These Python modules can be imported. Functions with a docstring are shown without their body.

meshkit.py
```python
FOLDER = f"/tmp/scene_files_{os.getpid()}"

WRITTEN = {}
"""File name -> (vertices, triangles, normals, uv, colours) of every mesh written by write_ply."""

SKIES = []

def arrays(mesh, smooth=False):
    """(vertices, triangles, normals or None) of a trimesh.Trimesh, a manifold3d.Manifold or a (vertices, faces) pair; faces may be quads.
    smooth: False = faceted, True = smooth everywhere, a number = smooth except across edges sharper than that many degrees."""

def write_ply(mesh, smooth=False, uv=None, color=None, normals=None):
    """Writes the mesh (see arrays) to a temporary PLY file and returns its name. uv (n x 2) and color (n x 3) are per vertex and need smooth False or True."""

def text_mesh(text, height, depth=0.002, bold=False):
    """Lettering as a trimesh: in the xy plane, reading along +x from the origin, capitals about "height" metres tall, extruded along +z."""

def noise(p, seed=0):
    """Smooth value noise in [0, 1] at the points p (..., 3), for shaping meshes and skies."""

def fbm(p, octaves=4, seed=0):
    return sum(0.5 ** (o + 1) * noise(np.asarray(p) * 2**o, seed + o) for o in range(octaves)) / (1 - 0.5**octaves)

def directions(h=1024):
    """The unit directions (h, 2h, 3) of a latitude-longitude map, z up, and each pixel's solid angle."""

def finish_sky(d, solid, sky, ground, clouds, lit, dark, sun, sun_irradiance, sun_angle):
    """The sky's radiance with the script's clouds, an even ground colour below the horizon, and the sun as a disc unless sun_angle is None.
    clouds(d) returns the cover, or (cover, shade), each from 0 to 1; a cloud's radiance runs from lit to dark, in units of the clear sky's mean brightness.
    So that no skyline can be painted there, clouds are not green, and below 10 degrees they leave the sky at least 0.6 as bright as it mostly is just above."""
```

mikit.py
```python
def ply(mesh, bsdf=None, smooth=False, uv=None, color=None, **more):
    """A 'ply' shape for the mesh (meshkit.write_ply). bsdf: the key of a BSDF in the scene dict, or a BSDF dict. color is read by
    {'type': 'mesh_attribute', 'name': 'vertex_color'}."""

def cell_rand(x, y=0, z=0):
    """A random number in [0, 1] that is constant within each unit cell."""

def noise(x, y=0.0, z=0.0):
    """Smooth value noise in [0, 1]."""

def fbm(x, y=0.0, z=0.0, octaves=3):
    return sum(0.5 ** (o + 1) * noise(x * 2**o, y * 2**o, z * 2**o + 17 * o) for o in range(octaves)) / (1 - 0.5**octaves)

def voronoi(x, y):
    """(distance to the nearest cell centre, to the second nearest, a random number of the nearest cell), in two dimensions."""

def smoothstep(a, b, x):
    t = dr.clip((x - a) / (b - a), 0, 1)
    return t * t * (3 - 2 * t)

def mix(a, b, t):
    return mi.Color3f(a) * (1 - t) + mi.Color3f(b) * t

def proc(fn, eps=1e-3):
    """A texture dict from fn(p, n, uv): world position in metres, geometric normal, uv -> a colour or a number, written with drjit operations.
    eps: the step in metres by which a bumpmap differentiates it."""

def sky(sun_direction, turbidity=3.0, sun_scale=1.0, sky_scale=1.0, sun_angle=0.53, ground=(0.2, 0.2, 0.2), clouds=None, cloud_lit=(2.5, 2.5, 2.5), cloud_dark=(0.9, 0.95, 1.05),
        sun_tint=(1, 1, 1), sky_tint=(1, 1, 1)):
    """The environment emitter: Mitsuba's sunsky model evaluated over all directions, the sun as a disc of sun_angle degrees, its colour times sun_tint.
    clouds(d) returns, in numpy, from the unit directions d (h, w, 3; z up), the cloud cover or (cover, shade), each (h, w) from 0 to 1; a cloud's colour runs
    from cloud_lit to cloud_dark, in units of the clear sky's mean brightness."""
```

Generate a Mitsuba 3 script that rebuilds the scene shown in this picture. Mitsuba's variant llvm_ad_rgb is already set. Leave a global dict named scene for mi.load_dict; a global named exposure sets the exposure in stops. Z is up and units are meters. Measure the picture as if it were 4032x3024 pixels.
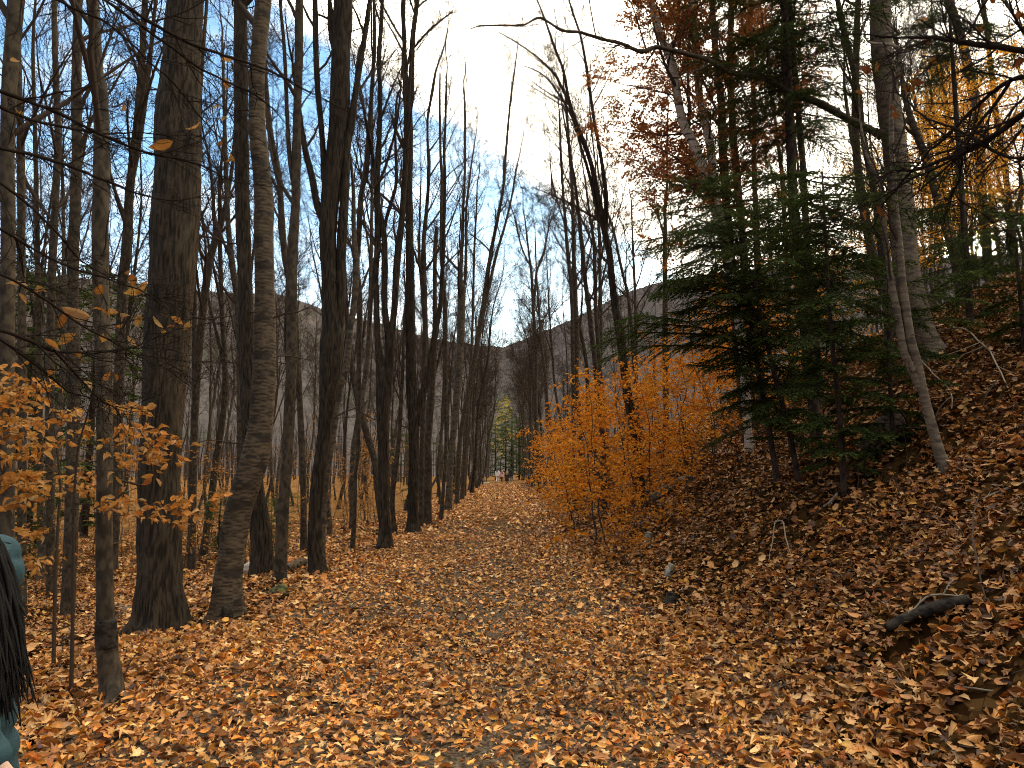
import math, numpy as np, trimesh, manifold3d, drjit as dr, mitsuba as mi, mikit, meshkit
from meshkit import fbm, noise
from mikit import proc
T = mi.ScalarTransform4f
scene, labels = {}, {}

# ---------------------------------------------------------------- camera, sky, exposure
exposure = 3.35
EYE = np.array([0, 0, 1.6])
FWD = np.array([0.0123859, 0.99342052, 0.11385195])
scene['camera'] = {'type': 'perspective', 'fov': 67.31, 'fov_axis': 'x', 'near_clip': 0.05, 'far_clip': 20000.0,
                   'to_world': T().look_at(origin=EYE.tolist(), target=(EYE + FWD).tolist(), up=[0, 0, 1])}
SUN = np.array([0.522, 0.826, 0.236])
SUN_U = SUN / np.linalg.norm(SUN)
EDGE = np.array([-0.5468, 0.3428, -0.7639])          # the bank of cloud ends along this great circle


def clouds(d):
    w = fbm(d * 9.0, 4, seed=4) - 0.5
    w2 = fbm(d * np.array([22.0, 22.0, 60.0]), 3, seed=9) - 0.5
    s = d @ EDGE + 0.055 * w + 0.012 * w2 - 0.014
    cover = np.clip(0.5 - s / 0.035, 0, 1)
    cover = cover * cover * (3 - 2 * cover)
    veil = np.clip((fbm(d * np.array([6.0, 6.0, 16.0]), 4, seed=21) - 0.47) * 1.6, 0, 0.45)
    low = np.clip(1 - d[..., 2] / 0.36, 0, 1) ** 1.4
    cover = np.maximum(cover, np.clip(veil * 0.7 + 0.8 * low, 0, 0.85))
    back = np.clip((0.5 - d @ SUN_U) / 1.0, 0, 1)        # the cloud is bright towards the low sun and dim away from it
    shade = np.clip(back ** 0.8 + np.clip(0.35 + 1.2 * w, 0, 0.7) * np.clip(s / 0.06, 0, 1), 0, 1)
    return cover, shade


scene['sky'] = mikit.sky(SUN.tolist(), turbidity=3, sun_scale=0.25, sun_angle=3.0, sun_tint=(1.0, 0.72, 0.42), clouds=clouds,
                         cloud_lit=(4.7, 4.25, 3.4), cloud_dark=(1.0, 1.0, 1.02), sky_tint=(0.8, 1.05, 1.3), sky_scale=1.25, ground=(0.2, 0.13, 0.07))

# ---------------------------------------------------------------- helpers


def tag(key, label=None, cat=None, group=None, kind=None):
    labels[key] = {k: v for k, v in (('label', label), ('category', cat), ('group', group), ('kind', kind)) if v}


COUNT = {}


def numbered(name):
    n = COUNT.get(name, 0)
    COUNT[name] = n + 1
    return name if n == 0 else f'{name}_{n:03d}'


def unit(v):
    return v / np.maximum(np.linalg.norm(v, axis=-1, keepdims=True), 1e-9)


def ref(b):
    return {'type': 'ref', 'id': b}


def put(key, mesh, bsdf, smooth=True, color=None):
    scene[key] = mikit.ply(mesh, bsdf, smooth=smooth, color=color)
    return key


def tubes(P, R, sides):
    """K polylines P (K, n, 3) with radii R (K, n) as tubes of a few sides."""
    P, R = np.asarray(P, float), np.asarray(R, float)
    K, n, _ = P.shape
    t = unit(np.gradient(P, axis=1))
    m = unit(P[:, -1] - P[:, 0])
    a0 = np.where(np.abs(m[:, 2:]) < 0.8, [[0, 0, 1.0]], [[1.0, 0, 0]])
    a = unit(np.cross(t, a0[:, None]))
    b = np.cross(t, a)
    g = np.arange(sides) * 2 * np.pi / sides
    v = P[:, :, None] + R[:, :, None, None] * (np.cos(g)[:, None] * a[:, :, None] + np.sin(g)[:, None] * b[:, :, None])
    i, j = np.meshgrid(np.arange(n - 1), np.arange(sides), indexing='ij')
    q = np.stack([i * sides + j, i * sides + (j + 1) % sides, (i + 1) * sides + (j + 1) % sides, (i + 1) * sides + j], -1).reshape(-1, 4)
    q = np.vstack([q[:, [0, 1, 2]], q[:, [0, 2, 3]]])
    f = (q[None] + (np.arange(K) * n * sides)[:, None, None]).reshape(-1, 3)
    return v.reshape(-1, 3), f


def join(*ms):
    ms = [m for m in ms if m is not None and len(m[0])]
    at = np.cumsum([0] + [len(m[0]) for m in ms])
    return np.vstack([m[0] for m in ms]), np.vstack([m[1] + a for m, a in zip(ms, at)])


def resample(pts, rad, n):
    """A smooth curve through the points, n samples."""
    from scipy.interpolate import PchipInterpolator
    pts, rad = np.asarray(pts, float), np.asarray(rad, float)
    s = np.concatenate([[0], np.cumsum(np.linalg.norm(np.diff(pts, axis=0), axis=1))])
    u = np.linspace(0, s[-1], n)
    return PchipInterpolator(s, pts)(u), PchipInterpolator(s, rad)(u), s[-1]


def spawn(rng, P, R, m, t0, t1, length, spread, up, n, rscale, wob=0.12, rmin=0.0015, taper=0.25, flat=0.0):
    """m children per polyline: each leaves its parent at an angle of about spread degrees and bends upwards."""
    K, N, _ = P.shape
    t = t0 + (t1 - t0) * (np.arange(m)[None] + rng.random((K, m))) / m
    x = t * (N - 1)
    i = np.minimum(x.astype(int), N - 2)
    fr = (x - i)[..., None]
    k = np.arange(K)[:, None]
    base = P[k, i] * (1 - fr) + P[k, i + 1] * fr
    tan = unit(P[k, i + 1] - P[k, i])
    rb = R[k, i] * (1 - fr[..., 0]) + R[k, i + 1] * fr[..., 0]
    side = rng.normal(size=(K, m, 3))
    side[..., 2] *= 1 - flat
    side = unit(side - (side * tan).sum(-1, keepdims=True) * tan)
    ang = np.radians(spread) * rng.uniform(0.65, 1.3, (K, m, 1))
    d = tan * np.cos(ang) + side * np.sin(ang)
    L = np.broadcast_to(np.asarray(length, float), (K,))[:, None] * rng.uniform(0.55, 1.2, (K, m)) * (1 - 0.45 * (t - t0) / max(t1 - t0, 1e-6))
    out, p = [base], base
    for s in range(n - 1):
        d = unit(d + np.array([0, 0, up]) / n + rng.normal(size=d.shape) * wob)
        p = p + d * (L / (n - 1))[..., None]
        out.append(p)
    C = np.stack(out, 2).reshape(K * m, n, 3)
    r0 = np.maximum(rb * rscale, rmin).reshape(-1, 1)
    return C, np.maximum(r0 * np.linspace(1, taper, n)[None], rmin * 0.6)


def grain(v, f, scale, amp, seed=0):
    return v + 0, f


# ---------------------------------------------------------------- materials (each defined once)


def bark(name, base, dark, fx, fz, bump, spots=None, rough=0.85):
    """Furrowed or banded bark: fx and fz are the frequencies across and along the trunk."""
    base, dark = mi.Color3f(*base), mi.Color3f(*dark)

    def height(p, n, uv):
        w = mikit.noise(p.x * 3, p.y * 3, p.z * 3) * 1.6
        return mikit.fbm(p.x * fx + w, p.y * fx + w, p.z * fz, 3)

    def colour(p, n, uv):
        h = mikit.smoothstep(0.28, 0.68, height(p, n, uv))
        c = dark * (1 - h) + base * h
        c = c * (0.72 + 0.56 * mikit.fbm(p.x * 4, p.y * 4, p.z * 1.7 + 3, 3))
        if spots:
            s = mikit.smoothstep(spots[1], spots[1] + 0.12, mikit.fbm(p.x * spots[3] + 7, p.y * spots[3], p.z * spots[4], 3)) * spots[2]
            c = c * (1 - s) + mi.Color3f(*spots[0]) * s
        return c

    scene[name] = {'type': 'twosided', 'bsdf': {'type': 'bumpmap', 'scale': bump, 'nested_texture': proc(height, 2e-3),
                   'nested_bsdf': {'type': 'principled', 'base_color': proc(colour), 'roughness': rough, 'specular': 0.25}}}


bark('bark_furrow', (0.0423, 0.0313, 0.0207), (0.0081, 0.006, 0.004), 52, 5.5, .022, ((.12, .115, .09), .64, .15, 9, 5))
bark('bark_grey', (0.0656, 0.0512, 0.0347), (0.0241, 0.018, 0.0125), 26, 12, .008, ((.02, .018, .015), .6, .75, 9, 7))
bark('bark_mottled', (0.1061, 0.0878, 0.0647), (0.049, 0.0373, 0.0275), 18, 26, .006, ((.03, .027, .024), .5, .9, 7, 13))
bark('bark_shaggy', (0.0954, 0.0728, 0.0479), (0.0318, 0.0233, 0.0161), 14, 48, .012, ((.02, .017, .015), .55, .8, 6, 9))
bark('bark_white', (0.496, 0.456, 0.4), (0.32, 0.28, 0.24), 7, 40, .006, ((.03, .027, .025), .58, .95, 4, 17))
bark('bark_pale', (0.1491, 0.12, 0.0874), (0.0835, 0.0655, 0.0472), 9, 34, .006, ((.05, .04, .034), .56, .85, 5, 15))
bark('bark_brown', (0.0935, 0.055, 0.0318), (0.0334, 0.0196, 0.0116), 26, 8, .01)
bark('bark_hemlock', (0.06, 0.04, 0.0304), (0.016, 0.0112, 0.0096), 30, 9, .012)
bark('rotten_wood', (.13, .095, .065), (.02, .015, .011), 22, 22, .02)
bark('grey_wood', (.27, .25, .21), (.09, .08, .065), 24, 14, .012, ((.13, .15, .06), .58, .6, 6, 6))
bark('moss_wood', (.09, .1, .03), (.03, .025, .014), 25, 25, .02)
bark('white_wood', (.6, .55, .5), (.3, .26, .22), 12, 20, .008)
bark('black_wood', (.035, .028, .022), (.008, .007, .006), 20, 20, .02)
scene['twig'] = {'type': 'diffuse', 'reflectance': {'type': 'rgb', 'value': [.062, .048, .039]}}
scene['twig_dark'] = {'type': 'diffuse', 'reflectance': {'type': 'rgb', 'value': [.024, .019, .016]}}
scene['twig_pale'] = {'type': 'diffuse', 'reflectance': {'type': 'rgb', 'value': [.25, .21, .16]}}
VC = {'type': 'mesh_attribute', 'name': 'vertex_color'}
scene['dead_leaf'] = {'type': 'twosided', 'bsdf': {'type': 'principled', 'base_color': VC, 'roughness': .5, 'specular': .35}}
scene['thin_leaf'] = {'type': 'principledthin', 'base_color': VC, 'roughness': .6, 'diff_trans': .85, 'spec_tint': 0.0, 'eta': 1.3}
scene['needle'] = {'type': 'principledthin', 'base_color': VC, 'roughness': .6, 'diff_trans': .45, 'eta': 1.3}
scene['plain_paint'] = {'type': 'twosided', 'bsdf': {'type': 'principled', 'base_color': VC, 'roughness': .75, 'specular': .3}}


def litter_colour(p, n, uv):
    d1, d2, k = mikit.voronoi(p.x * 11, p.y * 11)
    e1, e2, q = mikit.voronoi(p.x * 17 + 5, p.y * 17 + 3)
    k = dr.select(q > 0.5, q * 2 - 1, k)
    c = mikit.mix((.07, .032, .013), (.3, .16, .06), mikit.smoothstep(.1, .8, k))
    c = mikit.mix(c, mi.Color3f(.06, .03, .015), mikit.smoothstep(.09, .0, d2 - d1) * .8)
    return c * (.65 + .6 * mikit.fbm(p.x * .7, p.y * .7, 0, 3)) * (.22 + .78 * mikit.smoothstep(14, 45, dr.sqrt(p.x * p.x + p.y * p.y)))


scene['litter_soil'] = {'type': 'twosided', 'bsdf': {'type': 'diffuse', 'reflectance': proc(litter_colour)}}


def path_colour(p, n, uv):
    a = mikit.fbm(p.x * 60, p.y * 60, 0, 3)
    g = mikit.mix((.05, .036, .024), (.16, .125, .09), mikit.smoothstep(.25, .8, a))
    far = mikit.smoothstep(14, 30, p.y)
    return mikit.mix(g, litter_colour(p, n, uv), far * .9)


scene['path_soil'] = {'type': 'twosided', 'bsdf': {'type': 'diffuse', 'reflectance': proc(path_colour)}}


def hill_colour(p, n, uv):
    a = mikit.fbm(p.x * .05, p.y * .05, p.z * .09, 4)
    b = mikit.fbm(p.x * .006, p.y * .006, p.z * .01, 3)
    c = mikit.mix((.05, .045, .045), (.12, .105, .1), a)
    return mikit.mix(c, mi.Color3f(.06, .07, .045), mikit.smoothstep(.58, .75, b) * .5)


scene['hill_wood'] = {'type': 'twosided', 'bsdf': {'type': 'diffuse', 'reflectance': proc(hill_colour)}}

# ---------------------------------------------------------------- the ground

def sstep(a,b,x):
    t=np.clip((x-a)/(b-a),0,1); return t*t*(3-2*t)
def splus(x,k): return k*np.logaddexp(0,np.asarray(x,float)/k)
_pr=np.random.default_rng(77)
PITS=[(2.98,5.45,.42,.16,.24),(4.75,9.75,.5,.3,.3),(2.0,9.3,.14,.12,.14)]+[(float(_pr.uniform(2.2,9)),float(_pr.uniform(4,18)),float(_pr.uniform(.12,.32)),float(_pr.uniform(.08,.16)),float(_pr.uniform(.08,.2))) for _ in range(46)]
def ground(x,y):
    x=np.asarray(x,float); y=np.asarray(y,float); x,y=np.broadcast_arrays(x,y)
    hill=.65*splus(x-2.0-.25*np.sin(y*.23+1),.22)-.36*splus(x-11.5,1.2)-.22*splus(x-30,6)
    hill*=1-.72*sstep(24,75,y)
    left=-1.0*sstep(3.4,7.6,-x)-.25*sstep(2.3,3.3,-x)*(1-sstep(3.3,8,-x))*.3
    far=.32*sstep(84,112,y)
    off=np.maximum(sstep(1.6,3.5,x),sstep(2.6,4.5,-x))
    p=np.stack([x,y,x*0],-1)
    n=(fbm(p*.55,3,seed=3)-.5)*(.05+.42*off)+(fbm(p*.09,2,seed=8)-.5)*1.6*sstep(6,30,np.abs(x))+(fbm(p*1.9,2,seed=5)-.5)*(.015+.14*off)
    for a,b,r,q,h in PITS:
        hill=hill-h*np.exp(-((x-a)/r)**2-((y-b)/q)**2)
    return hill+left+far+n


def grid(xs, ys, zf):
    X, Y = np.meshgrid(xs, ys)
    Z = zf(X, Y)
    n, m = len(ys), len(xs)
    i, j = np.meshgrid(np.arange(n - 1), np.arange(m - 1), indexing='ij')
    a = i * m + j
    q = np.stack([a, a + 1, a + m + 1, a + m], -1).reshape(-1, 4)
    return np.stack([X, Y, Z], -1).reshape(-1, 3), np.vstack([q[:, [0, 1, 2]], q[:, [0, 2, 3]]])


def axis(fine0, fine1, step, far0, far1, grow=1.18):
    a, s, up = [fine1], step, [fine1]
    while up[-1] < far1:
        s *= grow
        up.append(up[-1] + s)
    s, dn = step, [fine0]
    while dn[-1] > far0:
        s *= grow
        dn.append(dn[-1] - s)
    return np.concatenate([dn[::-1], np.arange(fine0 + step, fine1 - step * .5, step), up])


def path_x(y):
    return -2.75 + .12 * np.sin(y * .9), 1.75 + .25 * np.sin(y * .23 + 1) + .12 * np.sin(y * 1.3)


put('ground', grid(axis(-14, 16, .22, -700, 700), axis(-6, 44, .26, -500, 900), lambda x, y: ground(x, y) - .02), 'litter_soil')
tag('ground', 'forest floor under fallen leaves', kind='structure')
ys = np.concatenate([np.arange(-8, 40, .2), np.arange(40, 125, .8)])
u = np.linspace(0, 1, 25)
x0, x1 = path_x(ys)
X = x0[:, None] + (x1 - x0)[:, None] * u
Yg = np.repeat(ys[:, None], len(u), 1)
v = np.stack([X, Yg, ground(X, Yg) - .006], -1).reshape(-1, 3)
i, j = np.meshgrid(np.arange(len(ys) - 1), np.arange(len(u) - 1), indexing='ij')
a = i * len(u) + j
q = np.stack([a, a + 1, a + len(u) + 1, a + len(u)], -1).reshape(-1, 4)
put('path', (v, np.vstack([q[:, [0, 1, 2]], q[:, [0, 2, 3]]])), 'path_soil')
tag('path', 'straight leaf covered trail of dark gravelly earth', kind='structure')

# wooded hills all round the valley; the notch ahead is where the trail points
AZ = np.radians([-180, -120, -75, -40, -26, -22, -16.5, -13.2, -8.2, -4.4, 0, 3.3, 5.8, 8.5, 11.6, 16, 24, 40, 75, 120, 180])
EL = np.radians([9, 10, 11, 12.5, 12.4, 12.1, 12.3, 11.3, 10.3, 9.4, 9.05, 10.3, 11.4, 12.6, 13.4, 14, 14, 13, 12, 10, 9])
azs = np.concatenate([np.radians(np.arange(-180, -36, 3.0)), np.radians(np.arange(-36, 36, .22)), np.radians(np.arange(36, 180.1, 3.0))])
rs = np.concatenate([np.linspace(0, 1, 70), [1.06, 1.2]])
A, Rr = np.meshgrid(azs, rs)
near, far = 420.0, 2300 + 500 * np.sin(A * 1.7 + 1)
D = near + (far - near) * Rr
top = np.interp(A, AZ, np.tan(EL)) * far
h = -6 + (top + 6) * np.where(Rr <= 1, sstep(0, 1.12, Rr * .96 + .04) / sstep(0, 1.12, 1.0), 1 - (Rr - 1) * 2)
Pn = np.stack([np.sin(A) * D, np.cos(A) * D, h], -1)
h = h + (fbm(Pn * .004, 4, seed=2) - .5) * 90 * np.sin(np.clip(Rr, 0, 1) * np.pi) + (noise(Pn * .06, 6) - .5) * 9 * (Rr > .05)
Pn[..., 2] = h
n, m = A.shape
i, j = np.meshgrid(np.arange(n - 1), np.arange(m - 1), indexing='ij')
a = i * m + j
q = np.stack([a, a + 1, a + m + 1, a + m], -1).reshape(-1, 4)
put('hills', (Pn.reshape(-1, 3), np.vstack([q[:, [0, 2, 1]], q[:, [0, 3, 2]]])), 'hill_wood')
tag('hills', 'bare wooded hills with a notch beyond the end of the trail', kind='structure')

# ---------------------------------------------------------------- leaves


def beech_leaf(curl, fold, low=False):
    if low:
        v = np.array([[0, 0, 0], [.5, -.27, 0], [.5, .27, 0], [1, 0, 0], [.5, 0, -.06]])
        f = np.array([[0, 1, 4], [0, 4, 2], [4, 1, 3], [2, 4, 3]])
        mid = np.array([0, 0, 0, 0, 1.0])
    else:
        x = np.array([.22, .5, .8])
        w = np.array([.22, .29, .16])
        v = np.vstack([[[0, 0, 0]], np.stack([x, -w, x * 0], 1), np.stack([x, 0 * x, x * 0], 1), np.stack([x, w, x * 0], 1), [[1, 0, 0]]])
        f = [[0, 1, 4], [0, 4, 7], [3, 10, 6], [6, 10, 9]]
        for k in (0, 1):
            f += [[1 + k, 2 + k, 5 + k], [1 + k, 5 + k, 4 + k], [4 + k, 5 + k, 8 + k], [4 + k, 8 + k, 7 + k]]
        f = np.array(f)
        mid = np.array([1.0] + [0] * 3 + [1] * 3 + [0] * 3 + [.3])
    z = fold * np.abs(v[:, 1]) ** 1.4 * 3 + curl * (v[:, 0] - .4) ** 2 * 1.6
    v = v.astype(float)
    v[:, 2] += z
    v[:, 1] *= 1 - .35 * min(1, abs(fold))
    v[:, 0] -= 0
    return v, f, mid


def maple_leaf(curl, fold, rng, low=False):
    ang = np.radians([180, 150, 118, 92, 66, 48, 26, 0, -26, -48, -66, -92, -118, -150])
    rad = np.array([.12, .34, .3, .52, .3, .58, .36, .66, .36, .58, .3, .52, .3, .34])
    if low:
        ang, rad = ang[[0, 3, 5, 7, 9, 11]], rad[[0, 3, 5, 7, 9, 11]]
    rad = rad * rng.uniform(.85, 1.12, len(rad))
    v = np.vstack([[[.42, 0, 0]], np.stack([.42 + rad * np.cos(ang), rad * np.sin(ang), 0 * rad], 1)])
    k = np.arange(len(ang))
    f = np.stack([k * 0, k + 1, (k + 1) % len(k) + 1], 1)[:, ::-1]
    v[:, 2] = curl * (v[:, 0] - .45) ** 2 * 1.2 + fold * np.abs(v[:, 1]) ** 1.5 * 1.6 + rng.normal(size=len(v)) * .045
    return v, f, np.array([1.0] + [0] * len(k))


_r = np.random.default_rng(5)
BEECH = [beech_leaf(c, d) for c, d in ((.2, .5), (-.35, .25), (.5, .9), (-.2, -.5), (.6, .3), (-.6, .8))]
MAPLE = [maple_leaf(c, d, _r) for c, d in ((.3, .4), (-.4, .2), (.7, -.4), (-.2, .8))]
BEECH_LOW = [beech_leaf(c, d, True) for c, d in ((.3, .5), (-.3, .4), (.2, -.5))]
MAPLE_LOW = [maple_leaf(c, d, _r, True) for c, d in ((.3, .3), (-.4, .3))]
LITTER, LITTER_LOW = BEECH * 2 + MAPLE, BEECH_LOW * 2 + MAPLE_LOW
DRY = []
for _c, _d in ((.5, .9), (-.7, .6), (.9, 1.0), (-.4, -.9), (.3, .5), (-.9, .3)):
    _v, _f, _m = beech_leaf(_c, _d)
    DRY.append((_v * [1, .78, 1], _f, _m))


def leaf_frames(x, n):
    x = unit(x)
    z = unit(n - (n * x).sum(-1, keepdims=True) * x)
    return np.stack([x, np.cross(z, x), z], 1)          # rows: the leaf's own x, y, z in the world


def leaf_cloud(rng, pos, M, size, col, templates, which=None):
    """One mesh (vertices, faces, colours) of many leaves and the leaf each vertex belongs to."""
    which = rng.integers(0, len(templates), len(pos)) if which is None else which
    V, F, C, own, at = [], [], [], [], 0
    for k, (tv, tf, mid) in enumerate(templates):
        s = np.flatnonzero(which == k)
        if not len(s):
            continue
        v = pos[s, None] + np.einsum('vi,kij->kvj', tv, M[s]) * size[s, None, None]
        c = col[s, None] * (.86 + .3 * mid[None, :, None]) * rng.uniform(.88, 1.12, (len(s), len(tv), 1))
        V.append(v.reshape(-1, 3))
        C.append(c.reshape(-1, 3))
        own.append(np.repeat(s, len(tv)))
        F.append((tf[None] + (at + np.arange(len(s)) * len(tv))[:, None, None]).reshape(-1, 3))
        at += len(s) * len(tv)
    return np.vstack(V), np.vstack(F), np.clip(np.vstack(C), 0, 1), np.concatenate(own)


PAL = {'litter': ([(.55, .275, .08), (.56, .23, .04), (.27, .11, .03), (.68, .42, .17), (.62, .32, .055), (.09, .038, .014), (.36, .115, .022), (.48, .25, .095)], [.22, .14, .19, .12, .04, .17, .05, .07]),
       'beech': ([(.48, .23, .06), (.42, .18, .04), (.54, .29, .09), (.27, .11, .03), (.5, .3, .13)], [.3, .25, .2, .12, .13]),
       'thicket': ([(.7, .285, .03), (.62, .22, .022), (.74, .36, .05), (.42, .15, .02)], [.35, .3, .2, .15]),
       'rust': ([(.38, .15, .04), (.3, .11, .035), (.46, .2, .05), (.22, .08, .03)], [.3, .3, .2, .2]),
       'gold': ([(.8, .42, .05), (.75, .35, .03), (.85, .52, .1), (.6, .25, .03)], [.35, .3, .2, .15]),
       'yellow': ([(.5, .42, .08), (.4, .4, .08), (.55, .4, .06)], [.4, .3, .3])}


def palette(rng, name, n):
    c, w = PAL[name]
    c = np.array(c)[rng.choice(len(c), n, p=np.array(w) / sum(w))]
    return c * rng.uniform(.8, 1.2, (n, 1)) * rng.uniform(.94, 1.06, (n, 3))


def normals(x, y):
    e = .05
    return unit(np.stack([ground(x - e, y) - ground(x + e, y), ground(x, y - e) - ground(x, y + e), np.full(np.shape(x), 2 * e)], -1))


def litter(rng, d0, d1, per_m2, scale, templates, xlim=None, half=.74):
    """Leaves strewn over the wedge of ground in front of the camera between two distances."""
    area = half * (d1 ** 2 - d0 ** 2)
    n = int(area * per_m2)
    y = np.sqrt(rng.uniform(d0 ** 2, d1 ** 2, n))
    x = y * rng.uniform(-half, half, n)
    k = np.ones(n, bool) if xlim is None else (x > xlim[0]) & (x < xlim[1])
    # bare trodden patches down the middle of the trail
    on = np.exp(-((x + .35) / .75) ** 2)
    bare = np.clip((fbm(np.stack([x * 1.3, y * .7, x * 0], -1), 3, seed=12) - .5) * 5, 0, 1) * on * .7
    k &= rng.random(n) > bare
    k &= rng.random(n) > .12 * on
    pit = sum(np.exp(-((x - a) / r) ** 2 - ((y - b + q * .4) / q) ** 2) for a, b, r, q, h in PITS)
    k &= rng.random(n) > np.clip(pit * 1.2, 0, .85)
    k &= rng.random(n) > .3 * np.clip((x - 2) / 2, 0, 1)
    x, y = x[k], y[k]
    n = len(x)
    nr = unit(normals(x, y) + rng.normal(size=(n, 3)) * np.where(rng.random(n) < .38, .75, .33)[:, None])
    g = rng.uniform(0, 2 * np.pi, n)
    M = leaf_frames(np.stack([np.cos(g), np.sin(g), 0 * g], -1), nr)
    size = rng.uniform(.04, .096, n) * np.where(rng.random(n) < .12, 1.35, 1) * scale
    size = size * np.where((x > -2.3) & (x < 1.3), .8, 1)
    pos = np.stack([x, y, ground(x, y) + rng.random(n) ** 1.4 * .055 + .004], -1) - M[:, 0] * size[:, None] * .5
    col = palette(rng, 'litter', n)
    # leaves nearer the soil are older, wetter and darker
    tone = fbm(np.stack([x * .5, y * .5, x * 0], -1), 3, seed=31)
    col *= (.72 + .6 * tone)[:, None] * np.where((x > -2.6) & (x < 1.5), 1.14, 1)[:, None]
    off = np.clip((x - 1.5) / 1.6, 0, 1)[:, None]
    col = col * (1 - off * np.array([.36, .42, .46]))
    return pos, M, size, col, rng.integers(0, len(templates), n)


rng = np.random.default_rng(11)
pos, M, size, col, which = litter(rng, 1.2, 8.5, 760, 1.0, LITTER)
dep = (pos - EYE) @ FWD
cen = pos + M[:, 0] * size[:, None] * .5
uvs = np.stack([(cen - EYE) @ np.array([.99992, -.012467, 0]), (cen - EYE) @ np.array([-.00142, -.11384, .9935])], -1) / dep[:, None]
seen = (np.abs(uvs[:, 0]) < .655) & (np.abs(uvs[:, 1]) < .49) & (dep > 1)
high = cen[:, 2] - ground(cen[:, 0], cen[:, 1])
score = np.where(seen & (high > .022), size / dep, 0)
big = np.argsort(-score)[:300]
names = {0: 'curled dry beech leaf', 1: 'lobed dry maple leaf'}
for k in big:
    mv, mf, mc, _ = leaf_cloud(rng, pos[[k]], M[[k]], size[[k]], col[[k]], LITTER, which[[k]])
    key = numbered('fallen_leaf')
    put(key, (mv, mf), 'dead_leaf', smooth=True, color=mc)
    kind = int(which[k] >= len(BEECH) * 2)
    c = col[k]
    tone = 'dark brown' if c[0] < .26 else ('pale tan' if c[1] > .56 * c[0] else 'orange brown')
    lab = f'{tone} {names[kind]} on the litter nearest the camera'
    tag(key, lab, 'leaf', lab.replace('leaf', 'leaves', 1))
keep = np.setdiff1d(np.arange(len(pos)), big)
mesh = [leaf_cloud(rng, pos[keep], M[keep], size[keep], col[keep], LITTER, which[keep])]
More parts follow.
